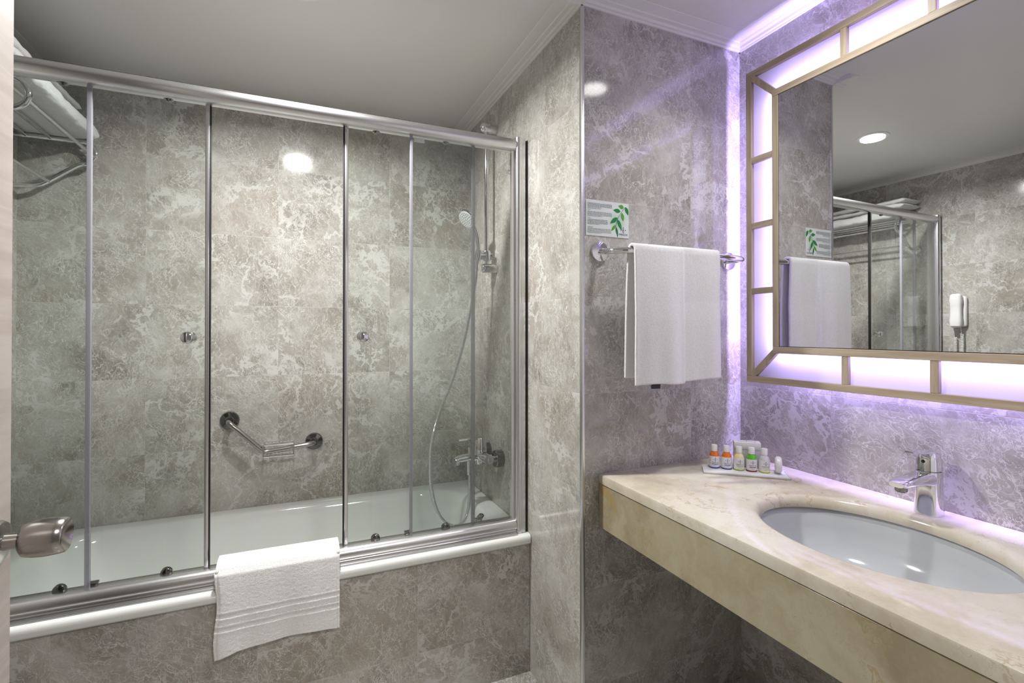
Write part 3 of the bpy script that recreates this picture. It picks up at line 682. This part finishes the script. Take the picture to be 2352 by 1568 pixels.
# folded bath towel over the bottom rail
yo = 1.6600
sec2 = [(yo, 0.328), (yo - 0.001, 0.45), (yo + 0.0005, 0.520), (yo + 0.002, 0.556), (yo + 0.012, 0.5735), (yo + 0.030, 0.5795), (yo + 0.060, 0.5800), (yo + 0.085, 0.5785), (yo + 0.1045, 0.566), (yo + 0.1085, 0.54), (yo + 0.110, 0.43)]
def off_tub(u, s, x, y, z):
    drop = max(0.0, 0.575 - z) / 0.25; front = s < 0.5
    if front:
        y -= 0.004 * math.sin(u * 7.0 + 0.6) * drop + 0.002 * math.sin(u * 19) * drop
        for zb in (0.442, 0.405):
            d = abs(z - zb)
            if d < 0.0065: y += 0.0022 * (1 - (d / 0.0065) ** 4)
            elif d < 0.011: y -= 0.0006
        low_ = max(0.0, (0.40 - z) / 0.07)
        z += low_ * (0.012 * math.sin(min(1, u) * 2.6) - 0.010 * max(0, 1 - u * 6))
        if u < 0.03 or u > 0.97: y += 0.003
        x += 0.004 * math.sin(z * 30) * max(0.0, 1 - u * 4)
    return (x, y, z)
tt = drape('bath_mat_towel', sec2, -0.2085, 0.1315, 120, 0.010, M['terry_bright'], off_tub, dens=0.0022)
disp(tt, 0.0045, 0.0014); tag(tt, 'white towel with two woven bands folded over the bathtub screen rail', 'towel')

# ------------------------------------------------------------------ information card on the wall
sg = thing('info_card', 'white information card with green leaf branch taped above the towel bar', 'sign', (0.897, YS, 1.615))
SX0, SX1, SZ0, SZ1 = 0.8175, 0.977, 1.561, 1.671
mt, nt, out = new_mat('card_print'); t = NT(nt)
g_ = t.n('ShaderNodeNewGeometry'); nzz = t.noise(g_.outputs['Position'], 14.0, 2.0)
cc = t.mix(t.sstep(nzz, 0.5, 0.72), (0.72, 0.76, 0.74, 1), (0.45, 0.66, 0.46, 1)); bb = t.n('ShaderNodeBsdfPrincipled'); nt.links.new(cc, bb.inputs['Base Color']); bb.inputs['Roughness'].default_value = 0.2
nt.links.new(bb.outputs[0], out.inputs[0])
MB().box(SX0, SX1, YS - 0.0022, YS - 0.0004, SZ0, SZ1).build('card', mt, sg)
ymk = YS - 0.0027
def px2(x, y):   # position on the card from fractions
    return (SX0 + (SX1 - SX0) * x, SZ1 - (SZ1 - SZ0) * y)
M['leaf1'] = principled('leaf_green_dark', (0.01, 0.22, 0.05), 0.35); M['leaf2'] = principled('leaf_green_bright', (0.08, 0.35, 0.03), 0.35)
def leaf(x0, y0, x1, y1, w, mat):
    a = Vector(px2(x0, y0)); b = Vector(px2(x1, y1)); d = b - a; p = Vector((-d.y, d.x)).normalized(); pts = []
    for k in range(9): tt_ = k / 8; pts.append(a + d * tt_ + p * w * math.sin(PI * tt_ ** 0.8))
    for k in range(7, 0, -1): tt_ = k / 8; pts.append(a + d * tt_ - p * w * math.sin(PI * tt_ ** 0.8))
    MB().add([(q.x, ymk, q.y) for q in pts], [tuple(range(len(pts)))]).build('leaf', mat, sg)
for i, (x0, y0, x1, y1, w) in enumerate([(0.88, 0.13, 0.75, 0.08, 0.0065), (0.92, 0.10, 0.99, 0.33, 0.0062), (0.80, 0.24, 0.63, 0.22, 0.0065), (0.83, 0.27, 0.87, 0.52, 0.0060), (0.73, 0.43, 0.55, 0.62, 0.0068), (0.73, 0.48, 0.83, 0.78, 0.0062), (0.68, 0.65, 0.58, 0.83, 0.0048), (0.69, 0.70, 0.74, 0.97, 0.0042)]):
    leaf(x0, y0, x1, y1, w, M['leaf1'] if i % 3 else M['leaf2'])
stem = [px2(0.92, 0.10), px2(0.82, 0.26), px2(0.74, 0.44), px2(0.69, 0.66), px2(0.73, 0.99)]
sm_ = MB()
for a, b2 in zip(stem[:-1], stem[1:]):
    a = Vector(a); b2 = Vector(b2); p = Vector((-(b2 - a).y, (b2 - a).x)).normalized() * 0.0006
    sm_.add([(q.x, ymk - 0.0002, q.y) for q in (a - p, b2 - p, b2 + p, a + p)], [(0, 1, 2, 3)])
sm_.build('stem', M['navy'], sg)
random.seed(3); tx_ = MB()
for (ya, yb_, rows, wmax) in ((0.09, 0.20, 5, 0.60), (0.235, 0.24, 1, 0.34), (0.28, 0.285, 1, 0.1), (0.33, 0.45, 5, 0.60), (0.50, 0.505, 1, 0.1), (0.545, 0.68, 6, 0.50), (0.76, 0.765, 1, 0.15), (0.80, 0.92, 5, 0.58)):
    for r in range(rows):
        y = ya + (yb_ - ya) * (r / max(1, rows - 1)); x = 0.035; end = wmax if r < rows - 1 or rows == 1 else wmax * 0.6
        while x < end:
            w = random.uniform(0.012, 0.05); x2 = min(x + w, end); a = px2(x, y - 0.006); b2 = px2(x2, y + 0.006)
            tx_.add([(a[0], ymk, a[1]), (b2[0], ymk, a[1]), (b2[0], ymk, b2[1]), (a[0], ymk, b2[1])], [(0, 1, 2, 3)]); x = x2 + 0.009
tx_.build('printed_text', M['ink'], sg)['kind'] = 'stuff'
tv, tf = text_geo('MIRACLE', 0.0085, 0.033); cx, cz = px2(0.865, 0.905)
MB().add([(cx + v.x, ymk - 0.0003, cz + v.y) for v in tv], tf).build('lettering', M['navy'], sg)
ev, ef = emblem_geo(0.019); cx, cz = px2(0.865, 0.775)
MB().add([(cx + v.x, ymk - 0.0003, cz + v.y) for v in ev], ef).build('emblem', M['navy'], sg)

# ------------------------------------------------------------------ illuminated mirror
PX, PY = 1.409, 1.20
mr = thing('illuminated_mirror', 'large wall mirror in a backlit pale wood lattice frame above the counter', 'mirror', (PX, PY, 1.617), math.radians(1.08))
FX = 1.400 + 0.006            # front plane of the lattice
oy0, oy1, oz0, oz1 = 0.150, 1.2295, 1.0945, 2.1400     # outer edge
iy0, iy1, iz0, iz1 = 0.250, 1.1295, 1.1945, 2.0400     # outer edge of the inner frame
sw = 0.021; dp = 0.014
def bar_y(name, y0, y1, z0, z1, par=mr, x0=FX, x1=FX + dp, k='wood_light_y'):
    return MB().box(x0, x1, y0, y1, z0, z1, 0.0012, 1).build(name, M[k], par)
for nm, (a, b2, c, d_), (x0, x1) in (('outer_rail', (oy0, oy1, oz0, oz1), (FX, FX + dp)), ('inner_rail', (iy0, iy1, iz0, iz1), (FX - 0.002, FX + dp + 0.004))):
    for z in (c, d_ - sw): MB().box(x0, x1, a, b2, z, z + sw, 0.001, 1).build(nm, M['wood_light_y'], mr)
    for y in (a, b2 - sw): MB().box(x0, x1, y, y + sw, c + sw + 0.0003, d_ - sw - 0.0003, 0.001, 1).build(nm, M['wood_light'], mr)
for y in (0.905, 0.694, 0.483):
    bar_y('crossbar', y - 0.009, y + 0.009, oz0 + sw, iz0, k='wood_light'); bar_y('crossbar', y - 0.009, y + 0.009, iz1, oz1 - sw, k='wood_light')
for z in (1.838, 1.6175, 1.399):
    bar_y('crossbar', iy1, oy1 - sw, z - 0.010, z + 0.010); bar_y('crossbar', oy0 + sw, iy0, z - 0.010, z + 0.010)
for (ya, yb_) in ((iy1, oy1 - sw), (iy0, oy0 + sw)):
    for (za, zb) in ((iz0, oz0 + sw), (iz1, oz1 - sw)):
        a = Vector((ya, za)); b2 = Vector((yb_, zb)); d_ = (b2 - a).normalized(); p = Vector((-d_.y, d_.x)) * 0.0095; a -= d_ * 0.008; b2 += d_ * 0.008
        vs = [(x, q.x, q.y) for x in (FX + 0.0006, FX + dp - 0.0006) for q in (a - p, b2 - p, b2 + p, a + p)]
        MB().add(vs, [(0, 1, 2, 3), (7, 6, 5, 4), (0, 4, 5, 1), (1, 5, 6, 2), (2, 6, 7, 3), (3, 7, 4, 0)]).build('corner_bar', M['wood_light'], mr)
# opal panels behind the lattice: one band on each side
ax0, ax1 = FX + dp + 0.0005, FX + dp + 0.0015
for (y0, y1, z0, z1) in ((oy0 + 0.004, oy1 - 0.004, oz0 + 0.004, iz0 + 0.006), (oy0 + 0.004, oy1 - 0.004, iz1 - 0.006, oz1 - 0.004), (oy0 + 0.004, iy0 + 0.006, iz0 + 0.006, iz1 - 0.006), (iy1 - 0.006, oy1 - 0.004, iz0 + 0.006, iz1 - 0.006)):
    MB().add([(ax0, y0, z0), (ax0, y1, z0), (ax0, y1, z1), (ax0, y0, z1)], [(0, 1, 2, 3)]).build('opal_panel', M['acrylic'], mr)
# mirror glass and its carcass
MB().box(FX + 0.0005, FX + 0.0045, iy0 + sw + 0.002, iy1 - sw - 0.002, iz0 + sw + 0.002, iz1 - sw - 0.002).build('mirror_glass', M['mirror'], mr)
MB().box(FX + 0.005, XM - 0.014, iy0 + 0.004, iy1 - 0.004, iz0 + 0.004, iz1 - 0.004).build('carcass', M['black'], mr)
def led(cy, cz, w, h, rot):
    l = bpy.data.lights.new('led_strip', 'AREA'); l.shape = 'RECTANGLE'; l.size = w; l.size_y = h; l.energy = P_LED * w; l.color = C_LED
    o = bpy.data.objects.new('led_strip', l); COL.objects.link(o); o.parent = mr
    o.location = (1.4375 - PX, cy - PY, cz - 1.617); o.rotation_euler = rot
LH = 0.020; e_ = 0.004
# area lights shine along local -Z; local X is the long side
def led_m(cy, cz, w, direction, longax):
    l = bpy.data.lights.new('led_strip', 'AREA'); l.shape = 'RECTANGLE'; l.size = w; l.size_y = LH; l.energy = P_LED * w; l.color = C_LED
    o = bpy.data.objects.new('led_strip', l); COL.objects.link(o); o.parent = mr
    zc = -Vector(direction); xc = Vector(longax); yc = zc.cross(xc)
    mm = Matrix((xc, yc, zc)).transposed().to_4x4(); mm.translation = Vector((1.4365 - PX, cy - PY, cz - 1.617)); o.matrix_local = mm
cy_, cz_ = (iy0 + iy1) / 2, (iz0 + iz1) / 2
led_m(cy_, iz0 + 0.002, iy1 - iy0, (0, 0, -1), (0, 1, 0)); led_m(cy_, iz1 - 0.002, iy1 - iy0, (0, 0, 1), (0, 1, 0))
led_m(iy1 - 0.002, cz_, iz1 - iz0, (0, 1, 0), (0, 0, 1)); led_m(iy0 + 0.002, cz_, iz1 - iz0, (0, -1, 0), (0, 0, 1))

# ------------------------------------------------------------------ counter, basin, tap
ct = thing('vanity_counter', 'cream marble washbasin counter with deep front apron below the mirror', 'counter', (1.16, 0.72, 0.66))
XK = 0.862; EC = (1.165, 0.685); EA, EB = 0.184, 0.246
# slab with an elliptical opening: loft outer rectangle to ellipse
N_ = 128; gx1, gy0, gy1 = XM - 0.001, YN + 0.001, YS - 0.001
def rect_pt(a, x0, x1, y0, y1):
    dx, dy = math.cos(a), math.sin(a); ts = []
    if dx > 1e-9: ts.append((x1 - EC[0]) / dx)
    if dx < -1e-9: ts.append((x0 - EC[0]) / dx)
    if dy > 1e-9: ts.append((y1 - EC[1]) / dy)
    if dy < -1e-9: ts.append((y0 - EC[1]) / dy)
    t_ = min(t for t in ts if t > 0); return (EC[0] + dx * t_, EC[1] + dy * t_)
angs = [2 * PI * k / N_ for k in range(N_)]
for cxy in ((XK, gy0), (gx1, gy0), (gx1, gy1), (XK, gy1)):
    a = math.atan2(cxy[1] - EC[1], cxy[0] - EC[0]) % (2 * PI); i = min(range(N_), key=lambda k: abs(angs[k] - a)); angs[i] = a
def ering(a, b, z): return [(EC[0] + a * math.cos(t), EC[1] + b * math.sin(t), z) for t in angs]
def rring(x0, z): return [(*rect_pt(t, x0, gx1, gy0, gy1), z) for t in angs]
zb = 0.797
rg = [rring(XK + 0.0, zb), rring(XK - 0.0, ZK - 0.006), rring(XK + 0.002, ZK - 0.0015), rring(XK + 0.006, ZK)]
for k in range(0, 9):
    a = math.radians(90 * k / 8); rr = 0.024; rg.append(ering(EA + rr * (1 - math.sin(a)), EB + rr * (1 - math.sin(a)), ZK - rr * (1 - math.cos(a))))
rg.append(ering(EA, EB, zb)); rg.append(rring(XK + 0.0, zb))
vs = [p for r in rg for p in r]; fs = []
for i in range(len(rg) - 1):
    for k in range(N_): fs.append((i * N_ + k, i * N_ + (k + 1) % N_, (i + 1) * N_ + (k + 1) % N_, (i + 1) * N_ + k))
MB().add(vs, fs, True).build('slab', M['cream'], ct, ang=30)
MB().box(XK + 0.002, XK + 0.022, gy0, gy1, 0.661, 0.7945, 0.0012, 1).build('apron', M['cream_shaded'], ct)
MB().box(XK + 0.005, XK + 0.020, gy0, gy1, 0.7945, 0.797).build('apron_joint', M['black'], ct)
ws = thing('washbasin', 'white oval ceramic washbasin set under the marble counter', 'washbasin', (EC[0], EC[1], 0.66))
rg = []
for s_, z in ((1.06, 0.7965), (1.045, 0.7965), (1.02, 0.7960), (0.985, 0.780), (0.955, 0.755), (0.90, 0.725), (0.80, 0.698), (0.62, 0.678), (0.40, 0.668), (0.12, 0.664)):
    rg.append(ering((EA + 0.004) * s_, (EB + 0.004) * s_, z))
for s_, z in ((0.12, 0.656), (0.62, 0.668), (0.85, 0.69), (0.97, 0.72), (1.03, 0.76), (1.06, 0.79)):
    rg.append(ering((EA + 0.004) * s_, (EB + 0.004) * s_, z))
vs = [p for r in rg for p in r]; fs = []
for i in range(len(rg)):
    j = (i + 1) % len(rg)
    for k in range(N_): fs.append((i * N_ + k, i * N_ + (k + 1) % N_, j * N_ + (k + 1) % N_, j * N_ + k))
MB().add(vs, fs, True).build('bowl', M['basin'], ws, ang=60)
MB().lathe([(0.024, 0), (0.024, 0.003), (0.018, 0.006), (0, 0.007)], (EC[0] + 0.03, EC[1], 0.664), (0, 0, 1), 28).build('drain', M['chrome'], ws)

fx, fy = 1.408, 0.702
fc = thing('basin_faucet', 'chrome single lever basin tap standing on the counter behind the washbasin', 'tap', (fx, fy, ZK), math.radians(0))
def super_ring(cx, cy, a, b, z, p=2.6, n=40):
    o = []
    for k in range(n):
        t_ = 2 * PI * k / n; c, s_ = math.cos(t_), math.sin(t_); o.append((cx + a * math.copysign(abs(c) ** (2 / p), c), cy + b * math.copysign(abs(s_) ** (2 / p), s_), z))
    return o
def loft(rings, caps=True):
    n = len(rings[0]); vs = [p for r in rings for p in r]; fs = []
    for i in range(len(rings) - 1):
        for k in range(n): fs.append((i * n + k, i * n + (k + 1) % n, (i + 1) * n + (k + 1) % n, (i + 1) * n + k))
    if caps: fs += [tuple(range(n - 1, -1, -1)), tuple((len(rings) - 1) * n + k for k in range(n))]
    return MB().add(vs, fs, True)
loft([super_ring(fx, fy, 0.0275, 0.0275, ZK + 0.0003), super_ring(fx, fy, 0.0275, 0.0275, ZK + 0.004), super_ring(fx, fy, 0.026, 0.026, ZK + 0.045), super_ring(fx, fy, 0.0255, 0.0255, ZK + 0.098), super_ring(fx, fy, 0.0245, 0.0245, ZK + 0.104)]).build('body', M['chrome'], fc)
# spout: flat tapering arm towards the basin
def vring(x, cy, hy, z0, z1, p=3.2, n=28):
    o = []
    for k in range(n):
        t_ = 2 * PI * k / n; c, s_ = math.cos(t_), math.sin(t_); o.append((x, cy + hy * math.copysign(abs(c) ** (2 / p), c), (z0 + z1) / 2 + (z1 - z0) / 2 * math.copysign(abs(s_) ** (2 / p), s_)))
    return o
sp_ = loft([vring(fx - 0.010, fy, 0.0235, 0.893, 0.9285), vring(fx - 0.05, fy, 0.0225, 0.900, 0.9275), vring(fx - 0.09, fy, 0.0215, 0.903, 0.9235), vring(fx - 0.122, fy, 0.020, 0.902, 0.9185), vring(fx - 0.131, fy, 0.015, 0.904, 0.916)])
sp_.build('spout', M['chrome'], fc)
MB().lathe([(0.0125, 0), (0.0125, 0.010), (0.010, 0.0125), (0, 0.0125)], (fx - 0.112, fy, 0.904), (0.0, 0, -1), 24).build('aerator', M['darkchrome'], fc)
loft([super_ring(fx, fy, 0.0225, 0.0225, 0.9295), super_ring(fx, fy, 0.0245, 0.0245, 0.932), super_ring(fx, fy, 0.0235, 0.0235, 0.955), super_ring(fx + 0.001, fy, 0.019, 0.019, 0.972), super_ring(fx + 0.001, fy, 0.016, 0.016, 0.9745)]).build('handle_cap', M['chrome'], fc)
def hring(x, hy, z, th): return [(x, fy - hy, z), (x, fy + hy, z), (x, fy + hy * 0.8, z + th), (x, fy - hy * 0.8, z + th)]
lf = loft([hring(fx + 0.020, 0.014, 0.9715, 0.003), hring(fx, 0.019, 0.9735, 0.0045), hring(fx - 0.03, 0.0175, 0.9745, 0.004), hring(fx - 0.06, 0.014, 0.9765, 0.0035), hring(fx - 0.080, 0.010, 0.979, 0.003)])
lf.build('lever', M['chrome'], fc)
MB().lathe([(0.004, 0), (0.004, 0.0015), (0, 0.0016)], (fx - 0.0228, fy, 0.953), (-1, 0, 0.15), 16).build('temperature_dot', M['black'], fc)

# ------------------------------------------------------------------ amenities
th_ = math.radians(-41.0); ev_ = Vector((math.cos(th_), math.sin(th_), 0)); fv_ = Vector((-math.sin(th_), math.cos(th_), 0))
A0 = Vector((1.160, 1.176, ZK))
def loc(e, f, z=0.0): return A0 + ev_ * e + fv_ * f + Vector((0, 0, z))
def obox(mb, e0, e1, f0, f1, z0, z1, bev=0.0, mi=0):
    t = MB().box(e0, e1, f0, f1, z0, z1, bev); t.v = [tuple(loc(v[0], v[1], v[2])) for v in t.v]; mb.add(t.v, t.f, bev > 0, mi); return mb
ty = MB(); obox(ty, 0, 0.242, 0, 0.082, 0.0006, 0.0045, 0.001)
for (e0, e1, f0, f1) in ((0, 0.242, 0, 0.0025), (0, 0.242, 0.0795, 0.082), (0, 0.0025, 0, 0.082), (0.2395, 0.242, 0, 0.082)): obox(ty, e0, e1, f0, f1, 0.0006, 0.0075, 0.0006)
tag(ty.build('amenity_tray', M['white_plastic']), 'narrow white tray of toiletries in the corner of the counter', 'tray')
TZ = ZK + 0.0052
def bottle(e, f, liq, band, label, name='toiletry_bottle', tall=0.0):
    c = loc(e, f); c.z = TZ
    d = thing(name, label, 'bottle', tuple(c), 0, 'row of toiletry bottles on the white tray')
    r = 0.0152
    MB().lathe([(r - 0.001, 0), (r, 0.0012), (r, 0.0375), (r - 0.0006, 0.040), (r - 0.003, 0.0465), (r - 0.0062, 0.0505), (0.0085, 0.0515), (0.0082, 0.053), (0, 0.053)], c, n=36).build('bottle_body', liq, d)
    MB().lathe([(0.0088, 0.0525), (0.0093, 0.0530), (0.0093, 0.0705), (0.0082, 0.0722), (0, 0.0724)], c, n=32).build('cap', M['white_plastic'], d)
    MB().lathe([(r + 0.0003, 0.0032), (r + 0.0003, 0.0372)], c, n=40).add([], []).build('paper_label', M['paper'], d, ang=60)
    MB().lathe([(r - 0.0005, 0.0), (r + 0.0007, 0.0008), (r + 0.0007, 0.0034), (r, 0.0038)], c, n=40).build('base_band', band, d)
    # print wrapped on the label, facing the room
    face = math.atan2(-fv_.y, -fv_.x) + 0.12
    def wrap(vs, z0, ro=0.0006):
        o = []
        for v in vs:
            a = face + v.x / (r + ro); o.append((c.x + (r + ro) * math.cos(a), c.y + (r + ro) * math.sin(a), c.z + z0 + v.y))
        return o
    ev2, ef2 = emblem_geo(0.0125); MB().add(wrap(ev2, 0.0275), ef2).build('emblem', M['navy'], d)
    tv2, tf2 = text_geo('MIRACLE', 0.0056, 0.0225); MB().add(wrap(tv2, 0.0180), tf2).build('lettering', M['navy'], d)
    vs = []; 
    for k in range(13): x = -0.0105 + 0.021 * k / 12; vs += [Vector((x, -0.0010, 0)), Vector((x, 0.0010, 0))]
    MB().add(wrap(vs, 0.0132), [(2 * k, 2 * k + 2, 2 * k + 3, 2 * k + 1) for k in range(12)]).build('print_stripe', band, d)
    vs = []
    for k in range(9): x = -0.006 + 0.012 * k / 8; vs += [Vector((x, -0.0004, 0)), Vector((x, 0.0004, 0))]
    MB().add(wrap(vs, 0.0085), [(2 * k, 2 * k + 2, 2 * k + 3, 2 * k + 1) for k in range(8)]).build('fine_print', M['ink'], d)
    return d
P0 = Vector((1.2325, 1.2035)); P4 = Vector((1.3330, 1.1010))
for i, (lq, bd, lb) in enumerate([('orange', 'blue', 'small bottle of orange liquid, at the far left end of the tray'), ('orange', 'blue', 'small bottle of orange liquid beside the pale yellow one'), ('yellowish', 'lime', 'small bottle of pale yellow liquid in the middle of the tray'), ('green', 'maroon', 'small bottle of bright green liquid with maroon stripe'), ('clearish', 'yellow', 'small bottle of clear liquid with yellow stripe beside the wrapped soap')]):
    q = P0.lerp(P4, i / 4); dlt = Vector((q.x, q.y, 0)) - Vector((A0.x, A0.y, 0))
    bottle(dlt.dot(ev_), dlt.dot(fv_), M[lq], M[bd], lb)
# wrapped soap standing on edge
sc = Vector((1.3600, 1.0735, TZ)); so_ = MB()
so_.lathe([(0.004, -0.0098), (0.019, -0.0092), (0.0240, -0.0060), (0.0255, 0), (0.0240, 0.0060), (0.019, 0.0092), (0.004, 0.0098)], sc + Vector((0, 0, 0.0255)), (0.66, -0.75, 0), 32)
random.seed(5)
so_.v = [tuple(Vector(v) + Vector((random.uniform(-1, 1), random.uniform(-1, 1), 0)) * 0.0007) for v in so_.v]
tag(so_.build('wrapped_soap', M['white_plastic'], ang=30), 'round soap in glossy white wrapper standing at the right end of the tray', 'soap')
# carton behind the bottles
cb = thing('amenity_carton', 'small white carton standing behind the row of toiletry bottles', 'box', tuple(loc(0.135, 0.1155)))
e0, e1, f0, f1 = 0.0985, 0.1745, 0.088, 0.122
b = MB(); obox(b, e0, e1, f0, f1, 0.0008, 0.064, 0.0006); b.build('carton_sleeve', M['grey_plastic'], cb)
b = MB(); obox(b, e0 - 0.001, e1 + 0.001, f0 - 0.001, f1 + 0.001, 0.064, 0.086, 0.0008); b.build('lid', M['paper'], cb)
b = MB(); obox(b, e0 + 0.004, e0 + 0.022, f0 - 0.0016, f0 - 0.0001, 0.057, 0.063); obox(b, e0 + 0.040, e0 + 0.056, f0 - 0.0016, f0 - 0.0001, 0.057, 0.063); b.build('gold_strip', M['yellowish'], cb)
tv, tf = text_geo('MIRACLE', 0.013, 0.052)
MB().add([tuple(loc(0.1365 + v.x, 0.100 + v.y, 0.0864)) for v in tv], tf).build('lettering', M['ink'], cb)
ev2, ef2 = emblem_geo(0.014); MB().add([tuple(loc(0.1365 + v.x, 0.113 + v.y * 0.8, 0.0864)) for v in ev2], ef2).build('emblem', M['navy'], cb)

# ------------------------------------------------------------------ wall telephone (seen in the mirror)
ph = thing('wall_telephone', 'white wall telephone with coiled cord beside the bathtub, seen in the mirror', 'telephone', (XL, 1.605, 1.38))
MB().box(XL + 0.0005, XL + 0.028, 1.565, 1.640, 1.290, 1.475, 0.012, 3).build('base', M['white_plastic'], ph)
loft_h = []
for z, hx_, hy_ in ((1.285, 0.010, 0.018), (1.295, 0.020, 0.028), (1.33, 0.024, 0.031), (1.36, 0.018, 0.028), (1.42, 0.018, 0.028), (1.45, 0.024, 0.031), (1.480, 0.020, 0.028), (1.490, 0.010, 0.018)):
    loft_h.append(super_ring(XL + 0.049, 1.606, hx_, hy_, z, 3.0, 32))
loft(loft_h).build('handset', M['white_plastic'], ph)
def coil(y, x, z0, z1):
    pts = []; n = 26
    for k in range(n * 10): a = 2 * PI * k / 10; z = z0 + (z1 - z0) * k / (n * 10); pts.append((x + 0.0085 * math.cos(a), y + 0.0085 * math.sin(a), z))
    return pts
cdm = MB().tube([(XL + 0.03, 1.59, 1.290), (XL + 0.028, 1.588, 1.25)], 0.0018, 8).tube(coil(1.588, XL + 0.022, 1.25, 1.02), 0.0018, 6).tube([(XL + 0.045, 1.62, 1.287), (XL + 0.032, 1.622, 1.23)], 0.0018, 8).tube(coil(1.622, XL + 0.022, 1.23, 1.02), 0.0018, 6)
cdm.tube(smooth_path([(XL + 0.0305, 1.588, 1.02), (XL + 0.030, 1.592, 0.99), (XL + 0.03, 1.605, 0.98), (XL + 0.03, 1.618, 0.99), (XL + 0.0305, 1.622, 1.02)], 2), 0.0018, 6)
cdm.build('coiled_cord', M['white_plastic'], ph)

# ------------------------------------------------------------------ open door with knob
DX = -0.43; DE = 1.088
dr = MB().box(DX - 0.040, DX, YN + 0.01, DE, 0.008, 2.10, 0.0015, 1).build('door_1', M['door']); dr['kind'] = 'structure'
kz, ky = 0.934, 1.040
MB().lathe([(0.034, 0), (0.034, 0.004), (0.031, 0.009), (0.018, 0.012), (0.0, 0.012)], (DX + 0.0003, ky, kz), (1, 0, 0), 36).build('knob_rose', M['steel'], dr)
MB().lathe([(0.0135, 0.01), (0.0125, 0.014), (0.0115, 0.030), (0.0135, 0.032)], (DX, ky, kz), (1, 0, 0), 28).build('knob_neck', M['steel'], dr)
MB().lathe([(0.012, 0.031), (0.021, 0.0325), (0.0265, 0.037), (0.0290, 0.048), (0.0300, 0.062), (0.0290, 0.078), (0.0272, 0.088), (0.0255, 0.0895), (0.0238, 0.088), (0.012, 0.079), (0.010, 0.0785), (0.0, 0.0785)], (DX, ky, kz), (1, 0, 0), 48).build('door_knob', M['steel'], dr, ang=50)
# door opening frame behind the camera
struct('trim_6', MB().box(-0.45, -0.442, YN - T - 0.01, YN + 0.005, 0, 2.12).box(0.452, 0.46, YN - T - 0.01, YN + 0.005, 0, 2.12).box(-0.442, 0.452, YN - T - 0.01, YN + 0.005, 2.112, 2.12), M['door'])
for o in bpy.data.objects:
    if '_w' in o: del o['_w']
